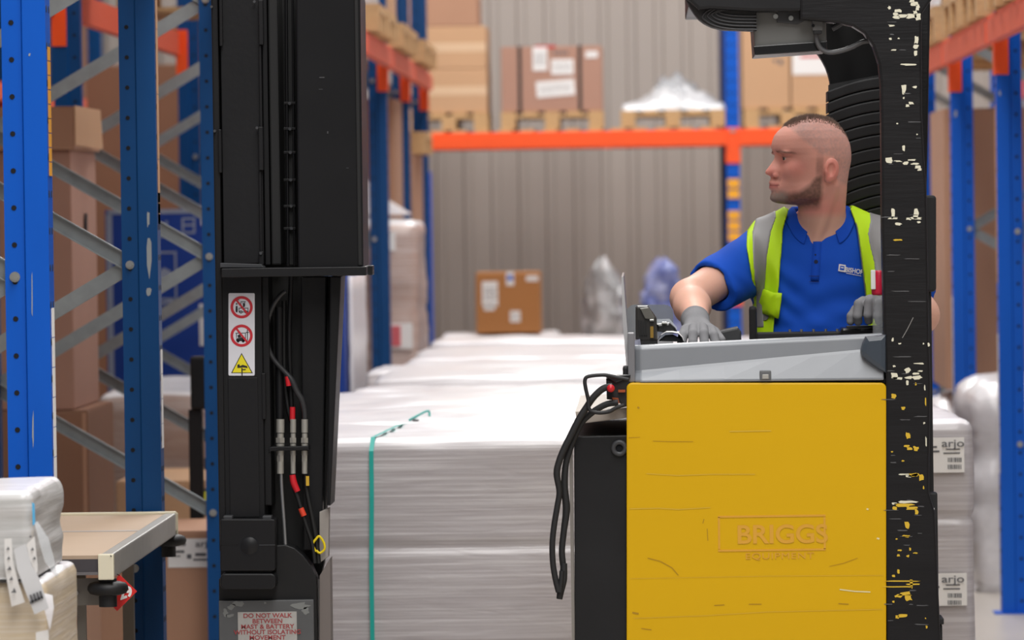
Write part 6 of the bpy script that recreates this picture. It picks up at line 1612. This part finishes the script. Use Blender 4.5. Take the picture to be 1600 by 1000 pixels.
# his right hand, laid flat on the console, fingers pointing to the camera and curled over
Wc = L3(1087, 503, 12.535)
kn = [L3(1071, 515, 12.435), L3(1084, 512, 12.425), L3(1098, 512, 12.425), L3(1111, 515, 12.437)]
chA = []
for i, k0 in enumerate(kn):
    ln = (.86, 1.0, 1.04, .94)[i]
    xo = (i - 1.5) * .004
    k1 = k0 + np.array([xo, -.034 * ln, -.014]); k2 = k1 + np.array([xo * .6, -.012 * ln, -.020 * ln]); k3 = k2 + np.array([0, .006, -.012])
    k2[2] = max(k2[2], 1.2725); k3[2] = max(k3[2], 1.2715)
    chA.append([(k0, .0128), (k1, .0122), (k2, .0112), (k3, .0105)])
th = [(Wc + np.array([.020, -.028, -.008]), .0145), (L3(1117, 519, 12.46), .0125), (L3(1124, 527, 12.435), .0105), (L3(1128, 531, 12.42), .0095)]
chA.append(th)
palmA = [(Wc, .026, (kn[0] + kn[1]) / 2 + np.array([0, .012, -.006]), .0185), (Wc, .026, (kn[2] + kn[3]) / 2 + np.array([0, .012, -.006]), .019)]
glove('glove', Wc, ELR, chA, palmA, 'grey knit glove on his right hand', (rng((Wc[0] - .065, Wc[0] + .095, .0022)), rng((12.36, 12.60, .0024)), rng((1.255, 1.385, .0022))))
# his left hand, closed over the control pad
Wl = L3(1394, 484, 12.60)
kl = [L3(1349, 471, 12.50), L3(1364, 468, 12.492), L3(1379, 470, 12.495), L3(1392, 475, 12.505)]
chB = []
for i, k0 in enumerate(kl):
    ln = (.95, 1.04, 1.0, .86)[i]
    k1 = k0 + np.array([-.012 + i * .002, -.026 * ln, -.006]); k2 = k1 + np.array([-.004, -.006, -.030 * ln]); k3 = k2 + np.array([.002, .010, -.014])
    k2[2] = max(k2[2], 1.322); k3[2] = max(k3[2], 1.319)
    chB.append([(k0, .0132), (k1, .0126), (k2, .0115), (k3, .0105)])
chB.append([(Wl + np.array([-.045, -.04, -.006]), .0150), (L3(1338, 484, 12.505), .0130), (L3(1330, 494, 12.50), .0112), (L3(1329, 502, 12.50), .0100)])
palmB = [(Wl, .027, (kl[0] + kl[1]) / 2 + np.array([0.006, .016, -.006]), .0205), (Wl, .027, (kl[2] + kl[3]) / 2 + np.array([0, .014, -.006]), .020)]
glove('glove', Wl, ELL_, chB, palmB, 'grey knit glove on his left hand', (rng((.49, .70, .0022)), rng((12.44, 12.70, .0024)), rng((1.295, 1.42, .0022))))
# ------------------------------------------------------------------ loose things in the cab
dz0 = 1.2625
sc = empty('scanner', (X(1012, 12.42), 12.42, dz0), 'black handheld scanner standing at the left end of the console', 'scanner')
part('scanner_body', sc, lambda b: px_poly(b, [(993, 480), (996, 478), (1012, 478), (1020, 488), (1026, 497), (1028, 532), (1004, 534), (993, 530)], 12.40, 12.46, mat('device_black', (44, 42, 40), .35, var=.2, scale=30), .005))
part('scanner_top', sc, lambda b: (px_poly(b, [(1000, 482), (1013, 480), (1023, 495), (1022, 500), (1008, 498)], 12.392, 12.40, mat('device_grey', (108, 106, 100), .3, .3), .002),))
part('metal_clip', sc, lambda b: px_box(b, 1015, 499, 1022, 502, 12.388, 12.395, BOLT, .001))
part('gold_contact', sc, lambda b: px_box(b, 1016, 510, 1021, 528, 12.394, 12.40, mat('dull_gold', (150, 118, 50), .4, .3)))
part('grip_ribs', sc, lambda b: [px_poly(b, [(997 + k * 4, 500 + k), (999 + k * 4, 500 + k), (1001 + k * 3.4, 524), (999 + k * 3.4, 524)], 12.396, 12.40, mat('rib_dark', (20, 20, 20), .5)) for k in range(4)])
part('scanner_foot', sc, lambda b: b.box(X(996, 12.42), X(1027, 12.42), 12.40, 12.46, dz0, Z(531, 12.42), BLACKM))
part('scanner_arm', sc, lambda b: (px_poly(b, [(1026, 506), (1046, 504), (1055, 512), (1060, 522), (1026, 518)], 12.44, 12.5, BLACKG, .006), px_box(b, 1034, 503, 1042, 506, 12.43, 12.45, BOLT, .001)))
part('clear_cover', sc, lambda b: px_poly(b, [(1000, 500), (1046, 498), (1058, 512), (1058, 515), (1000, 515)], 12.47, 12.475, CLEAR))
def ppr(b):
    pts = [(1026, 533), (1032, 524), (1040, 519), (1050, 519), (1060, 521), (1066, 527), (1068, 533)]
    for dx, m in ((0, PAPER),):
        vs = []
        for x, y in pts: q = P(x, y, 12.34); vs += [q, q + Vector((.005, .16, .001))]
        n = len(pts); b.add(vs, [(2 * i, 2 * i + 2, 2 * i + 3, 2 * i + 1) for i in range(n - 1)], m, True)
        b.add([q - Vector((0, 0, .0006)) for q in vs], [(2 * i, 2 * i + 1, 2 * i + 3, 2 * i + 2) for i in range(n - 1)], m, True)
    px_poly(b, [(1030, 533), (1040, 525), (1052, 524), (1064, 530), (1066, 534)], 12.36, 12.45, BLACKM)
pp = MB(); ppr(pp); pp.build('paper_sheet', None, label='curled white paper on the console beside the gloved hand', cat='paper')
# drinking bottle by the pillar
bx_, by_ = X(1373, 12.42), 12.36
bt = empty('drink_bottle', (bx_, by_, dz0), 'clear bottle with red and white cap beside the pillar', 'bottle')
zc0, zc1, zb0 = Z(461, by_, 1370), Z(423, by_, 1370), dz0
part('bottle_body', bt, lambda b: b.lathe((bx_, by_, 0), [(.0, zb0), (.017, zb0 + .001), (.018, zb0 + .006), (.018, zc0 - .01), (.0165, zc0 + .003)], glass('clear_plastic', (206, 210, 214), .22, .06)))
part('cap', bt, lambda b: b.lathe((bx_, by_, 0), [(.0165, zc0), (.019, zc0 + .002), (.0195, zc0 + .008), (.0195, zc1 - .004), (.018, zc1), (0, zc1 + .001)], mat('crimson_plastic', (206, 26, 62), .35)), label='red cap')
part('label_flap', bt, lambda b: b.box(bx_ - .0215, bx_ - .010, by_ - .021, by_ - .012, zc0 + .014, zc1 + .002, PAPER, .002), label='white flap')
